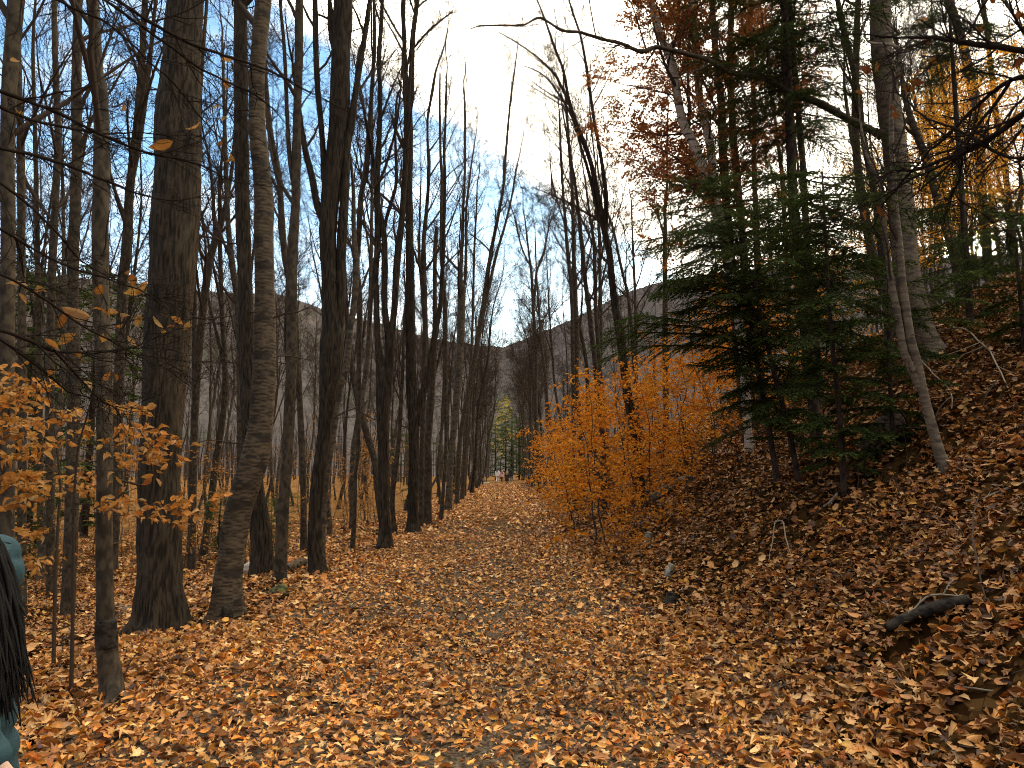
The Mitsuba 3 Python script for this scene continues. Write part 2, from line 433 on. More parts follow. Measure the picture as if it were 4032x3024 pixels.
for d0, d1, dens, sc, xl, hf in ((8.5, 20, 340, 1.15, (-12, 14), .8), (20, 42, 80, 1.6, (-16, 16), .62), (42, 100, 24, 2.4, (-6, 5), .2)):
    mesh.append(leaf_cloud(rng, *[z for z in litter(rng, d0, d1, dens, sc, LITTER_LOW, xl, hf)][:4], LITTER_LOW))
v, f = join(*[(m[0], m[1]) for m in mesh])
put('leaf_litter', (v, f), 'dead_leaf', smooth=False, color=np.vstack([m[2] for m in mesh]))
tag('leaf_litter', 'thick layer of orange brown fallen leaves over trail and slope', 'leaves', kind='stuff')

# ---------------------------------------------------------------- bare trees


def trunk_mesh(P, R, sides, kind, flare, rng, ground_z=None):
    """A trunk along the samples P with lumps, ridges and root flare."""
    n = len(P)
    t = unit(np.gradient(P, axis=0))
    a = unit(np.cross(t, [0, 1.0, 0]))
    b = np.cross(t, a)
    g = np.arange(sides) * 2 * np.pi / sides
    s = np.concatenate([[0], np.cumsum(np.linalg.norm(np.diff(P, axis=0), axis=1))])
    ph = rng.uniform(0, 9)
    G, S = np.meshgrid(g, s)
    Rr = np.repeat(R[:, None], sides, 1)
    q = np.stack([np.cos(G) * 1.1 + ph, np.sin(G) * 1.1, S * 1.4], -1)
    Rr = Rr * (1 + .16 * (fbm(q, 3, seed=int(ph * 7)) - .5) * 2)
    if kind == 'furrow':
        q = np.stack([np.cos(G) * Rr * 34 + ph, np.sin(G) * Rr * 34, S * 3.2], -1)
        q[..., :2] += 1.2 * (noise(np.stack([np.cos(G) * 3, np.sin(G) * 3, S * 5], -1), 3)[..., None] - .5)
        Rr = Rr + .016 * (np.abs(fbm(q, 2, seed=4) - .5) * 2 - .3) * np.minimum(1, R[:, None] / .12)
    elif kind == 'shaggy':
        q = np.stack([np.cos(G) * 3 + ph, np.sin(G) * 3, S * 26], -1)
        e = fbm(q, 3, seed=6)
        Rr = Rr + .012 * np.maximum(e - .5, 0) * 2 * (noise(np.stack([np.cos(G) * 5, np.sin(G) * 5, S * 9], -1), 2) > .35)
    if flare:
        h = np.clip(1 - S / (4.2 * flare), 0, 1) ** 2.2
        k = 4 + int(ph) % 3
        Rr = Rr * (1 + h * (.36 + .36 * np.cos(k * G + ph) + .15 * np.cos(2 * k * G + 2 * ph)))
    v = P[:, None] + Rr[..., None] * (np.cos(G)[..., None] * a[:, None] + np.sin(G)[..., None] * b[:, None])
    i, j = np.meshgrid(np.arange(n - 1), np.arange(sides), indexing='ij')
    f = np.stack([i * sides + j, i * sides + (j + 1) % sides, (i + 1) * sides + (j + 1) % sides, (i + 1) * sides + j], -1).reshape(-1, 4)
    f = np.vstack([f[:, [0, 1, 2]], f[:, [0, 2, 3]]])
    k = np.arange(sides)
    cap = np.stack([(n - 1) * sides + k, (n - 1) * sides + (k + 1) % sides, k * 0 + n * sides], 1)
    return np.vstack([v.reshape(-1, 3), P[-1:] + t[-1] * R[-1] * .3]), np.vstack([f, cap])


BARK = {'grey': 'bark_grey', 'furrow': 'bark_furrow', 'banded': 'bark_grey', 'shaggy': 'bark_shaggy', 'mottled': 'bark_mottled', 'white': 'bark_white',
        'twinbirch': 'bark_pale', 'brown': 'bark_brown', 'big': 'bark_pale'}


def leaf_spray(rng, P, m, size, pal, droop=.5, t0=.15, twig_up=.2):
    """Leaves set alternately along the polylines P (K, n, 3), in flat sprays, dry and hanging."""
    K, n, _ = P.shape
    t = t0 + (1 - t0) * (np.arange(m)[None] + rng.random((K, m)) * .8) / m
    x = np.minimum(t, .999) * (n - 1)
    i = x.astype(int)
    fr = (x - i)[..., None]
    k = np.arange(K)[:, None]
    p = P[k, i] * (1 - fr) + P[k, i + 1] * fr
    tan = unit(P[k, i + 1] - P[k, i])
    side = unit(np.cross(tan, [0, 0, 1.0]) + 1e-6)
    sgn = np.where((np.arange(m)[None] + rng.integers(0, 2, (K, 1))) % 2, 1.0, -1.0)[..., None]
    d = unit(tan * rng.uniform(.3, 1.0, (K, m, 1)) + side * sgn * rng.uniform(.5, 1.1, (K, m, 1)) + rng.normal(size=p.shape) * .25 + np.array([0, 0, -1.0]) * droop * rng.uniform(0, 1.3, (K, m, 1)))
    nr = unit(np.array([0, 0, 1.0]) + rng.normal(size=p.shape) * .55)
    p, d, nr = (z.reshape(-1, 3) for z in (p, d, nr))
    return p + d * .008, leaf_frames(d, nr), rng.uniform(.65, 1.15, len(p)) * size, palette(rng, pal, len(p))


def crown(rng, P, R, H, dense=1.0, m1=8, lean=.5, t0=.45, lace=True):
    """Limbs, branches and twigs of one stem P (n, 3)."""
    a, ra = spawn(rng, P[None], R[None], m1, t0, .97, H * .2, 38, lean, 7, .5, .1, .004)
    b, rb = spawn(rng, a, ra, 5, .2, .95, H * .085, 40, .35, 5, .55, .13, .0032)
    out = [(a, ra, 5), (b, rb, 3)]
    c, rc = spawn(rng, np.concatenate([b]), rb, int(5 * dense), .1, 1, H * .038, 42, .3, 3, .6, .16, .0026)
    out.append((c, rc, 3))
    if lace:
        d, rd = spawn(rng, c, rc, 3, .2, 1, H * .018, 42, .2, 2, .7, .2, .0022)
        out.append((d, rd, 3))
    return out


def build_tree(row, rng):
    key, bk, y0, label, stems = row
    t = numbered(key)
    tag(t, label, 'tree')
    mat = BARK[bk]
    lean = rng.uniform(-.02, .02)
    twigs, limbs = [], []
    leafy = []
    for si, st in enumerate(stems):
        pts = np.array([(x, y0 + (z - stems[0][0][1]) * lean, z) for x, z, r in st])
        rad = np.array([r for x, z, r in st])
        broken = 'snapped' in label and si == 0
        if si == 0:
            g = float(ground(pts[0, 0], y0))
            fr = rad[0]
            if pts[0, 2] - g > .03:
                e = pts[0] + (pts[0] - pts[1]) / max(pts[1, 2] - pts[0, 2], .05) * (pts[0, 2] - g)
                e[2] = g
                e[0] = np.clip(e[0], pts[0, 0] - .5, pts[0, 0] + .5)
                pts, rad = np.vstack([[e], pts]), np.concatenate([[rad[0] * 1.1], rad])
            pts = np.vstack([[pts[0] - [0, 0, .3]], pts])
            rad = np.concatenate([[rad[0] * 1.05], rad])
        else:
            rad[0] *= .8
        vis = pts[-1, 2]
        if rad[-1] > .022 and not broken:                 # the stem goes on above the frame
            d = unit(pts[-1] - pts[-3])
            L = np.clip(rad[-1] * 75, 1.5, 9)
            ex = [pts[-1] + d * L * q + np.array([rng.normal() * .12 * q, rng.normal() * .3 * q, 0]) * L * .3 for q in (.25, .5, .75, 1)]
            pts = np.vstack([pts, ex])
            rad = np.concatenate([rad, rad[-1] * np.array([.8, .6, .38, .14])])
        L = np.linalg.norm(np.diff(pts, axis=0), axis=1).sum()
        near = y0 < 11 and si == 0
        n = int(np.clip(L / (.04 if near else .14), 8, 300))
        P, R, L = resample(pts, rad, n)
        sides = 56 if near and bk in ('furrow', 'shaggy') else (28 if y0 < 10 else (14 if y0 < 20 else 9))
        m = trunk_mesh(P, R, sides, bk if near or y0 < 18 else '', (rad[1] if si == 0 else 0), rng)
        if si == 0:
            put(f'{t}__trunk', m, mat)
        else:
            put(numbered(f'{t}__limb'), m, mat)
        Pc, Rc, _ = resample(pts, rad, 16)
        H = 14 if si == 0 else 8
        if not broken:
            big = rad[-1] < .03 or True
            tw = crown(rng, Pc, Rc, min(L, 14) if si == 0 else min(L * 1.1, 9), m1=(9 if si == 0 else 6) + (4 if y0 > 18 else 0), t0=.42 if si == 0 else .3, lace=y0 > 12.5)
            tw = [(p, np.maximum(r, y0 * 1.7e-4), k) for p, r, k in tw]
            twigs += tw
            leafy.append(tw)
        # thin dead side twigs on the lower trunk
        s, rs_ = spawn(rng, Pc[None], Rc[None], 9 if si == 0 else 4, .1, .7, .9 if y0 < 20 else 1.3, 75, .15, 6, .12, .14, .004 if y0 > 12 else .003, .3)
        rs_ = np.minimum(rs_, .012)
        s2, rs2 = spawn(rng, s, rs_, 4, .2, 1, .4, 45, .1, 4, .6, .2, .003, .3)
        twigs += [(s, rs_, 4), (s2, rs2, 3)]
    groups = {}
    put(f'{t}__twigs', join(*[tubes(p, r, k) for p, r, k in twigs]), 'twig', smooth=True)
    labels[f'{t}__twigs'] = {'kind': 'stuff'}
    return t, leafy, P


rng = np.random.default_rng(21)
TREES = [
 ('bare_tree','grey',7.0,'grey trunk at the far left frame edge rising behind the person in the puffer jacket',[[(-4.36,0.399,0.067),(-4.442,1.507,0.0626),(-4.605,3.608,0.0588),(-4.733,5.488,0.0679),(-4.734,6.12,0.0734)]]),
 ('bare_tree','grey',14.258,'straight grey trunk rooted low in the woods just left of the banded trunk',[[(-7.793,-0.963,0.1183),(-7.942,2.807,0.1126),(-8.157,5.695,0.096),(-8.226,7.645,0.095),(-8.346,9.211,0.0912),(-8.42,10.816,0.0748)]]),
 ('bare_tree','banded',5.774,'slim grey tree nearest the person, ringed by a black band low on its trunk',[[(-2.804,-0.03,0.102),(-2.808,0.04,0.0866),(-2.854,0.322,0.0715),(-2.906,0.789,0.0611),(-2.969,1.711,0.0547),(-3.018,2.3,0.0572),(-3.075,2.863,0.054),(-3.116,3.259,0.0564),(-3.161,4.049,0.0572),(-3.2,4.555,0.0558),(-3.249,4.812,0.046),(-3.316,5.333,0.0465)]]),
 ('bare_tree','furrow',8.897,'thickest dark furrowed trunk of the left row, wide at its flared foot',[[(-3.84,-0.189,0.3049),(-3.829,-0.013,0.2558),(-3.857,0.349,0.2399),(-3.877,0.911,0.2417),(-3.921,1.597,0.2206),(-3.931,2.679,0.2414),(-3.911,3.853,0.2644),(-3.902,4.16,0.2699),(-3.927,5.378,0.268),(-3.935,6.16,0.2459),(-3.932,7.361,0.209)]]),
 ('bare_tree','furrow',12.978,'dark trunk standing directly behind the shaggy birch',[[(-3.955,-0.061,0.1985),(-3.989,0.511,0.1764),(-4.141,1.428,0.1524),(-4.337,3.437,0.1336),(-4.477,5.338,0.1226),(-4.623,7.676,0.1228),(-4.735,10.012,0.1184)]]),
 ('bare_tree','shaggy',9.265,'leaning birch with shaggy curling bark and a dark hollow in its foot',[[(-3.22,-0.124,0.2221),(-3.215,-0.081,0.2),(-3.218,0.269,0.1667),(-3.186,0.632,0.154),(-3.116,1.178,0.1506),(-3.072,1.357,0.1539),(-2.95,1.808,0.1578),(-2.907,2.173,0.1448),(-2.89,2.726,0.1382),(-2.9,3.317,0.1268),(-2.95,4.269,0.1157),(-2.984,4.939,0.1135),(-3.057,5.54,0.1048),(-3.1,5.939,0.1021),(-3.13,6.561,0.0964),(-3.092,7.608,0.0976)]]),
 ('bare_tree','grey',12.018,'slim straight trunk beside the brown log, right of the shaggy birch',[[(-3.381,-0.056,0.116),(-3.383,0.02,0.1006),(-3.376,1.053,0.0938),(-3.367,1.145,0.0861),(-3.321,2.581,0.0873),(-3.316,3.544,0.084),(-3.362,5.064,0.0812),(-3.333,5.934,0.0696),(-3.354,7.232,0.0683),(-3.363,8.579,0.0692),(-3.38,9.398,0.0633)],[(-3.333,5.934,0.0368),(-3.462,6.756,0.0371),(-3.529,7.535,0.0332),(-3.605,8.577,0.0293),(-3.696,9.395,0.0232)]]),
 ('bare_tree','furrow',12.977,'large ridged trunk with several heavy forks at the left edge of the trail',[[(-3.042,-0.066,0.1777),(-3.044,0.016,0.1507),(-3.097,0.386,0.126),(-3.102,0.842,0.1138),(-3.077,1.427,0.1166),(-3.008,2.019,0.1193),(-2.972,2.531,0.1284),(-2.921,3.178,0.1851),(-2.903,3.657,0.2032),(-2.899,3.964,0.1864),(-2.95,4.45,0.1436),(-2.992,5.19,0.1358),(-3.032,5.84,0.1542),(-3.006,6.342,0.1592),(-2.964,6.756,0.1642),(-2.888,7.611,0.1699),(-2.873,8.979,0.1719),(-2.859,10.027,0.1688)],[(-2.788,3.876,0.0866),(-2.764,4.45,0.074),(-2.782,5.191,0.0789),(-2.768,5.841,0.0881),(-2.75,6.343,0.0796),(-2.744,7.173,0.0757),(-2.663,7.734,0.0672),(-2.6,8.29,0.054),(-2.527,8.809,0.0497),(-2.473,9.241,0.0453),(-2.376,10.03,0.0411)],[(-3.05,6.342,0.0663),(-3.114,6.755,0.0621),(-3.143,7.171,0.0534),(-3.187,7.609,0.0492),(-3.264,8.286,0.0494),(-3.329,9.148,0.0498),(-3.364,10.022,0.0456)],[(-3.103,5.885,0.0705),(-3.232,6.249,0.0619),(-3.335,6.754,0.0621),(-3.45,7.169,0.0534),(-3.531,7.635,0.0402),(-3.599,8.104,0.0269)]]),
 ('bare_tree','mottled',13.478,'thin mottled birch stem pressed against the ridged forked trunk',[[(-3.101,-0.067,0.1043),(-3.111,0.125,0.0871),(-3.117,0.661,0.0787),(-3.099,1.116,0.0703),(-3.064,1.604,0.0661),(-3.0,1.991,0.0642),(-2.936,2.567,0.0622),(-2.881,3.015,0.0603),(-2.77,3.42,0.0627),(-2.73,3.783,0.0494),(-2.712,4.148,0.0541),(-2.663,4.561,0.0565),(-2.632,5.163,0.0591),(-2.696,5.959,0.0412),(-2.714,6.527,0.0345),(-2.771,7.196,0.0231)]]),
 ('bare_tree','grey',16.935,'dark straight stem with a crooked upper trunk, right of the ridged forked tree',[[(-3.236,-0.066,0.0603),(-3.203,0.61,0.044),(-3.198,1.594,0.0416),(-3.156,1.926,0.0444),(-3.159,3.04,0.0476),(-3.179,4.172,0.0564),(-3.188,5.321,0.0625),(-3.272,6.287,0.0629),(-3.241,6.929,0.0632),(-3.208,7.792,0.0606),(-3.113,8.441,0.0551),(-3.087,8.876,0.0524),(-3.013,10.346,0.047),(-2.971,11.467,0.0414),(-3.012,12.603,0.0298)]]),
 ('bare_tree','grey',20.0,'dark leaning trunk in the shade behind the double trunk',[[(-3.169,0.945,0.0979),(-3.327,1.985,0.0853),(-3.453,2.364,0.0855),(-3.688,3.168,0.0859),(-3.841,3.8,0.0862),(-3.977,4.522,0.0732),(-4.111,5.652,0.0603),(-4.254,7.37,0.0473)]]),
 ('bare_tree','furrow',16.459,'double trunk tree on the left edge of the trail that splits into three upright stems',[[(-2.475,-0.02,0.1918),(-2.462,0.111,0.1653),(-2.497,0.849,0.1233),(-2.518,1.381,0.1184),(-2.544,2.186,0.1245),(-2.561,2.815,0.1495),(-2.577,3.329,0.1473),(-2.63,3.824,0.1095),(-2.713,4.434,0.0714),(-2.756,5.217,0.0663),(-2.788,5.952,0.0666),(-2.761,6.58,0.0697),(-2.768,7.213,0.0784),(-2.793,7.619,0.073),(-2.817,8.261,0.0733),(-2.786,8.673,0.0679),(-2.779,9.443,0.0568),(-2.78,10.089,0.0514),(-2.816,10.746,0.0573),(-2.825,11.184,0.0517),(-2.795,11.74,0.0462),(-2.783,12.295,0.0405)],[(-2.526,3.219,0.0818),(-2.455,3.824,0.0766),(-2.466,4.406,0.0769),(-2.58,5.218,0.0718),(-2.599,5.953,0.0722),(-2.606,6.581,0.0669),(-2.682,7.098,0.0727),(-2.744,7.387,0.0561)],[(-2.494,3.0,0.0816),(-2.428,3.824,0.0766),(-2.41,4.351,0.0742),(-2.394,4.713,0.0688),(-2.359,5.218,0.0718),(-2.339,5.954,0.075),(-2.294,6.582,0.0781),(-2.237,7.198,0.0672),(-2.214,7.825,0.0619),(-2.179,8.44,0.0621),(-2.156,9.149,0.0511),(-2.14,9.985,0.0399)],[(-2.629,6.925,0.0503),(-2.573,7.214,0.042),(-2.468,7.615,0.0393),(-2.375,8.041,0.0366),(-2.397,8.675,0.0311),(-2.424,9.267,0.0256),(-2.417,9.863,0.0228),(-2.344,10.224,0.0171)]]),
 ('bare_tree','grey',20.787,'side stem growing tight against the double trunk tree',[[(-2.851,-0.049,0.0877),(-2.89,0.251,0.0743),(-2.933,0.785,0.0678),(-2.897,1.458,0.068),(-2.839,2.0,0.0614),(-2.791,2.409,0.0547),(-2.752,3.369,0.0481),(-2.721,4.409,0.0415),(-2.709,5.815,0.0348)]]),
 ('bare_tree','furrow',20.846,'tall straight trunk with a wide dark foot and a heavy low limb forking right',[[(-2.38,-0.021,0.2234),(-2.375,0.079,0.1964),(-2.379,0.38,0.156),(-2.383,1.12,0.143),(-2.401,2.343,0.1406),(-2.413,3.14,0.1584),(-2.493,3.895,0.1452),(-2.522,4.909,0.1425),(-2.562,6.184,0.14),(-2.576,7.115,0.1196),(-2.602,7.911,0.1095),(-2.628,8.691,0.1064),(-2.661,9.485,0.114),(-2.703,10.294,0.1431),(-2.699,11.012,0.1436),(-2.707,11.538,0.1296),(-2.749,12.357,0.1013),(-2.835,13.189,0.0726),(-2.869,13.983,0.0656),(-2.917,15.15,0.066)],[(-2.658,12.068,0.0939),(-2.636,12.525,0.0869),(-2.639,13.19,0.0799),(-2.618,14.217,0.073),(-2.529,15.154,0.066)],[(-2.326,2.823,0.1031),(-2.275,3.167,0.1068),(-2.199,3.652,0.1071),(-2.054,4.139,0.1039),(-1.917,4.91,0.0974),(-1.841,5.546,0.0873),(-1.769,5.972,0.077),(-1.71,6.329,0.0701),(-1.683,7.118,0.0598),(-1.656,7.914,0.0495),(-1.647,9.085,0.0462),(-1.641,9.898,0.0429),(-1.669,10.568,0.0394),(-1.644,11.696,0.0325),(-1.634,12.837,0.0254)],[(-2.569,13.869,0.0365),(-2.304,14.22,0.0329),(-2.052,14.493,0.0293),(-1.508,14.966,0.022)],[(-2.833,13.983,0.0328),(-2.952,14.137,0.0328),(-3.222,14.601,0.0329),(-3.472,15.068,0.0293)]]),
 ('bare_tree','grey',23.202,'slender stem just right of the straight trunk with the wide dark foot',[[(-2.411,-0.018,0.0754),(-2.41,1.065,0.0682),(-2.406,2.427,0.0802),(-2.382,3.575,0.0806),(-2.37,4.971,0.0773),(-2.36,5.991,0.0854),(-2.392,6.703,0.0857),(-2.414,7.18,0.0937),(-2.429,7.74,0.0822),(-2.448,8.626,0.0708),(-2.381,9.495,0.0632),(-2.329,10.38,0.0516),(-2.308,11.247,0.0597),(-2.364,11.912,0.04),(-2.372,12.581,0.0361),(-2.209,13.68,0.0403),(-2.142,14.19,0.0323),(-1.908,14.962,0.0243)]]),
 ('bare_tree','grey',23.858,'dead trunk snapped off at its top, beside the straight trunk with the heavy low limb',[[(-2.278,-0.011,0.1474),(-2.282,0.28,0.1321),(-2.286,1.282,0.1249),(-2.293,2.45,0.106),(-2.232,3.236,0.0867),(-2.181,4.227,0.0792),(-2.144,5.147,0.0875),(-2.13,6.035,0.0799),(-2.14,6.848,0.0721),(-2.146,8.08,0.0605),(-2.104,9.385,0.0568)]]),
 ('bare_tree','grey',26.083,'thin grey pole standing on the bank right of the snapped trunk',[[(-2.052,-0.011,0.0934),(-2.022,0.409,0.0723),(-1.977,0.999,0.064),(-1.907,2.53,0.0515),(-1.914,3.303,0.056),(-1.92,4.778,0.0563),(-1.924,6.051,0.0523),(-1.971,7.339,0.057),(-2.113,9.137,0.0618),(-2.125,11.149,0.0534),(-2.122,11.796,0.0625),(-2.187,12.82,0.0449),(-2.226,15.659,0.0318)]]),
 ('bare_tree','mottled',32.338,'mottled trunk that forks into a narrow V, halfway along the left row',[[(-2.243,-0.002,0.1792),(-2.225,0.331,0.153),(-2.201,1.169,0.1376),(-2.137,2.329,0.1222),(-2.069,3.072,0.1332),(-1.981,3.99,0.1497),(-1.905,5.162,0.1557),(-1.807,6.334,0.1563),(-1.773,7.526,0.1678),(-1.771,8.717,0.1739),(-1.743,9.383,0.1852),(-1.79,9.828,0.0873),(-1.777,10.948,0.0822),(-1.728,11.737,0.0824),(-1.734,12.61,0.0661),(-1.676,13.672,0.0553),(-1.644,15.517,0.0501),(-1.683,17.854,0.0392)],[(-1.667,9.383,0.0872),(-1.585,10.052,0.071),(-1.572,11.399,0.0658),(-1.58,12.645,0.0551),(-1.437,14.362,0.0443),(-1.224,15.984,0.0279)]]),
 ('bare_tree','grey',38.465,'leaning trunk that sweeps out over the trail, right of the narrow V fork',[[(-2.269,-0.008,0.1631),(-2.234,0.339,0.1256),(-2.193,1.462,0.1134),(-2.117,3.072,0.114),(-1.937,4.367,0.1144),(-1.789,5.133,0.1147),(-1.493,6.766,0.1281),(-1.27,8.168,0.1286),(-0.994,9.936,0.1164),(-0.768,11.79,0.104),(-0.513,13.261,0.0979),(-0.242,14.704,0.0918),(0.019,16.173,0.079),(0.162,18.165,0.0662),(0.399,20.949,0.0534),(0.668,23.067,0.0403)],[(-0.955,9.673,0.0904),(-0.611,11.392,0.0844),(-0.316,12.726,0.0782),(0.074,14.07,0.0654),(0.401,15.426,0.0526),(0.731,17.341,0.0396)]]),
 ('bare_tree','grey',44.535,'slim stem close beside the leaning trunk that sweeps over the trail',[[(-2.295,-0.004,0.1454),(-2.244,1.006,0.1239),(-2.138,2.458,0.1098),(-2.06,3.92,0.0955),(-1.956,6.135,0.0886),(-1.822,8.376,0.0817),(-1.746,10.642,0.0747),(-1.678,14.477,0.0679),(-1.543,17.599,0.0532)]]),
 ('bare_tree','grey',20.0,'dark trunk with a slight lean, between the banded slim tree and the thickest trunk',[[(-9.903,-0.518,0.1482),(-9.935,1.335,0.1367),(-10.008,4.625,0.1261),(-10.046,6.66,0.1275),(-10.005,7.349,0.1246),(-10.011,9.003,0.1156),(-9.916,10.947,0.1031),(-9.89,12.735,0.0902),(-9.899,14.543,0.0771)],[(-9.986,9.165,0.0749),(-9.834,10.445,0.0685),(-9.696,12.326,0.0623),(-9.606,14.545,0.0491)]]),
 ('bare_tree','grey',17.0,'dark slim trunk left of the straight grey one',[[(-9.7,-0.52,0.0982),(-9.952,3.602,0.0842),(-10.061,6.481,0.0801),(-10.079,8.806,0.0755),(-10.239,10.704,0.0647),(-10.376,12.585,0.0535)]]),
 ('bare_tree','grey',14.0,'slim trunk near the left frame edge, second from it',[[(-8.476,-0.496,0.0806),(-8.746,3.248,0.0693),(-8.94,5.618,0.0683),(-9.105,7.58,0.0669),(-9.327,9.706,0.0607),(-9.41,10.64,0.0489)]]),
 ('bare_tree','grey',22.0,'thin pole in the left woods between two darker trunks',[[(-12.906,-0.1,0.0852),(-13.203,4.19,0.0799),(-13.498,7.915,0.074),(-13.777,11.392,0.0602),(-14.043,14.993,0.0422)]]),
 ('bare_tree','grey',22.0,'thin trunk seen along the right side of the thickest trunk high up',[[(-8.667,-0.104,0.0854),(-8.811,4.196,0.0728),(-9.005,9.466,0.0673),(-9.005,11.893,0.0605),(-8.981,13.862,0.0573),(-8.925,15.853,0.0463)]]),
 ('bare_tree','grey',21.0,'leaning trunk with Y forks in the gap between thickest trunk and shaggy birch',[[(-8.304,-0.094,0.1087),(-8.364,3.381,0.1004),(-8.322,5.021,0.1048),(-8.218,6.561,0.1056),(-8.098,7.645,0.0992),(-7.889,8.376,0.0818),(-7.698,9.386,0.0572),(-7.591,10.602,0.0432),(-7.58,12.115,0.0326)],[(-8.015,8.01,0.0568),(-8.099,9.111,0.0464),(-8.258,10.299,0.0359),(-8.52,11.35,0.0253)]]),
 ('bare_tree','grey',19.0,'dark trunk close to the left side of the two trunks behind the shaggy birch',[[(-6.303,-0.356,0.0981),(-6.451,2.586,0.0905),(-6.567,4.697,0.0854),(-6.645,5.682,0.0827),(-6.884,7.005,0.0769),(-7.024,8.064,0.0645),(-7.159,9.743,0.0521),(-7.313,11.803,0.0395)]]),
 ('bare_tree','grey',18.0,'crooked slim trunk right behind the slim straight trunk by the brown log',[[(-4.549,-0.141,0.0815),(-4.578,0.78,0.0732),(-4.714,2.891,0.0742),(-4.825,4.168,0.0748),(-4.941,5.55,0.0754),(-5.205,6.788,0.076),(-5.428,8.873,0.0677),(-5.602,9.643,0.0618),(-5.808,11.24,0.0531),(-5.944,13.272,0.0411)]]),
 ('bare_tree','grey',50.0,'slender upright stem with a V fork, right of the end of the trail',[[(2.39,0.008,0.1635),(2.285,2.564,0.1398),(2.183,6.197,0.1327),(2.227,9.384,0.1253),(2.116,11.08,0.1174),(2.02,12.616,0.101),(1.958,14.268,0.0929),(1.71,16.453,0.0679),(1.51,18.343,0.0511)],[(2.121,12.617,0.0841),(2.246,14.683,0.0761),(2.727,16.073,0.0678),(3.163,18.174,0.0511)],[(1.96,15.029,0.0677),(1.201,16.765,0.0594),(0.777,18.691,0.0426)]]),
 ('bare_tree','grey',48.0,'thin stem leaning left toward the trail end, beside the slender V fork',[[(3.111,0.024,0.1178),(3.04,4.041,0.0951),(2.812,6.046,0.0956),(2.724,7.555,0.0879),(2.477,9.593,0.0803),(2.295,12.177,0.0646),(2.129,15.493,0.0488)]]),
 ('bare_tree','grey',30.0,'dark pole behind the left end of the orange thicket',[[(3.072,1.395,0.128),(2.996,3.662,0.1093),(2.873,5.323,0.1199),(2.905,6.598,0.1305),(2.88,8.214,0.1111),(2.844,9.861,0.0864),(2.826,11.179,0.0766),(2.807,12.511,0.0667),(2.69,14.533,0.0569),(2.552,16.705,0.0417)]]),
 ('bare_tree','grey',27.0,'thin dark stem left of the pole behind the orange thicket',[[(2.516,1.327,0.0797),(2.494,4.806,0.0719),(2.478,7.091,0.0635),(2.442,8.147,0.0592),(2.333,9.325,0.0595),(2.26,10.514,0.0552),(2.177,11.725,0.0509),(2.105,13.238,0.0419),(2.059,14.701,0.0281)]]),
 ('bare_tree','grey',21.0,'dark leaning stem rising out of the bright leaf spray of the thicket',[[(2.754,1.115,0.0895),(2.755,2.233,0.0727),(2.676,3.107,0.0661),(2.601,3.764,0.0698),(2.523,4.879,0.0702),(2.447,5.549,0.074),(2.384,6.231,0.0672),(2.299,6.925,0.0603),(2.224,7.844,0.0535),(2.14,8.771,0.0466),(2.061,9.476,0.0432),(1.883,10.653,0.0326)]]),
 ('bare_tree','grey',28.0,'grey stem behind the broad leaning tree of the thicket',[[(3.884,1.682,0.0921),(3.645,4.458,0.0838),(3.488,6.819,0.0799),(3.443,7.776,0.0755),(3.428,9.614,0.0665),(3.336,10.661,0.0572),(3.221,11.479,0.0431)],[(3.455,8.74,0.0426),(3.715,9.713,0.0333),(3.867,10.398,0.0238)]]),
 ('bare_tree','furrow',18.0,'broad leaning tree in the orange thicket, arching left over the trail with long limbs',[[(3.196,1.008,0.1297),(3.174,2.007,0.1127),(3.146,2.143,0.1069),(3.1,2.517,0.1101),(2.996,3.078,0.1075),(2.91,3.649,0.1019),(2.854,4.224,0.0963),(2.763,4.987,0.0967),(2.675,5.571,0.091),(2.611,6.166,0.0822),(2.543,6.954,0.0795),(2.45,7.351,0.0766),(2.388,7.749,0.0738),(2.273,8.354,0.0617),(2.162,8.956,0.0557),(2.049,9.362,0.0527),(1.855,9.861,0.0498),(1.703,10.31,0.0437),(1.551,10.722,0.0375),(1.316,11.222,0.0314),(1.004,11.598,0.0251),(0.489,12.013,0.0189),(-0.11,12.383,0.0126)],[(2.482,7.446,0.0675),(2.494,7.826,0.0615),(2.498,8.15,0.0555),(2.417,8.957,0.0464),(2.36,9.364,0.0434),(2.249,9.987,0.0405),(2.14,10.812,0.0376),(2.03,11.645,0.0346),(1.923,12.271,0.0284),(1.727,12.908,0.0254),(1.61,13.334,0.0222)],[(1.759,10.206,0.0405),(1.625,10.637,0.0375),(1.474,11.428,0.0345),(1.283,11.972,0.0315),(1.047,12.688,0.0253),(0.809,13.327,0.019)],[(2.277,7.698,0.043),(2.104,8.718,0.0402),(1.925,9.361,0.0341),(1.714,10.14,0.0281),(1.376,10.793,0.025),(0.94,11.319,0.0188),(0.501,11.514,0.0126)]]),
 ('bare_tree','grey',26.0,'slim stem leaning left on the right side of the broad leaning tree',[[(4.518,4.69,0.0693),(4.343,7.633,0.057),(4.187,8.305,0.0528),(4.008,9.217,0.0486),(3.877,9.908,0.0443),(3.665,10.657,0.0355),(3.397,11.883,0.0268)]]),
 ('bare_tree','grey',26.0,'upright stem in the bright sky just left of the hemlock tips',[[(5.538,2.959,0.1118),(5.601,6.451,0.1048),(5.625,7.914,0.0879),(5.664,9.623,0.0753),(5.69,10.786,0.0578),(5.797,11.941,0.0447),(5.8,12.827,0.0359),(5.88,14.714,0.0226)]]),
 ('bare_tree','grey',35.0,'thin stem between the broad leaning tree and the hemlock tips',[[(6.098,3.429,0.0984),(6.172,8.127,0.0823),(6.178,9.722,0.0709),(6.142,11.625,0.0535),(6.105,13.588,0.0359)]]),
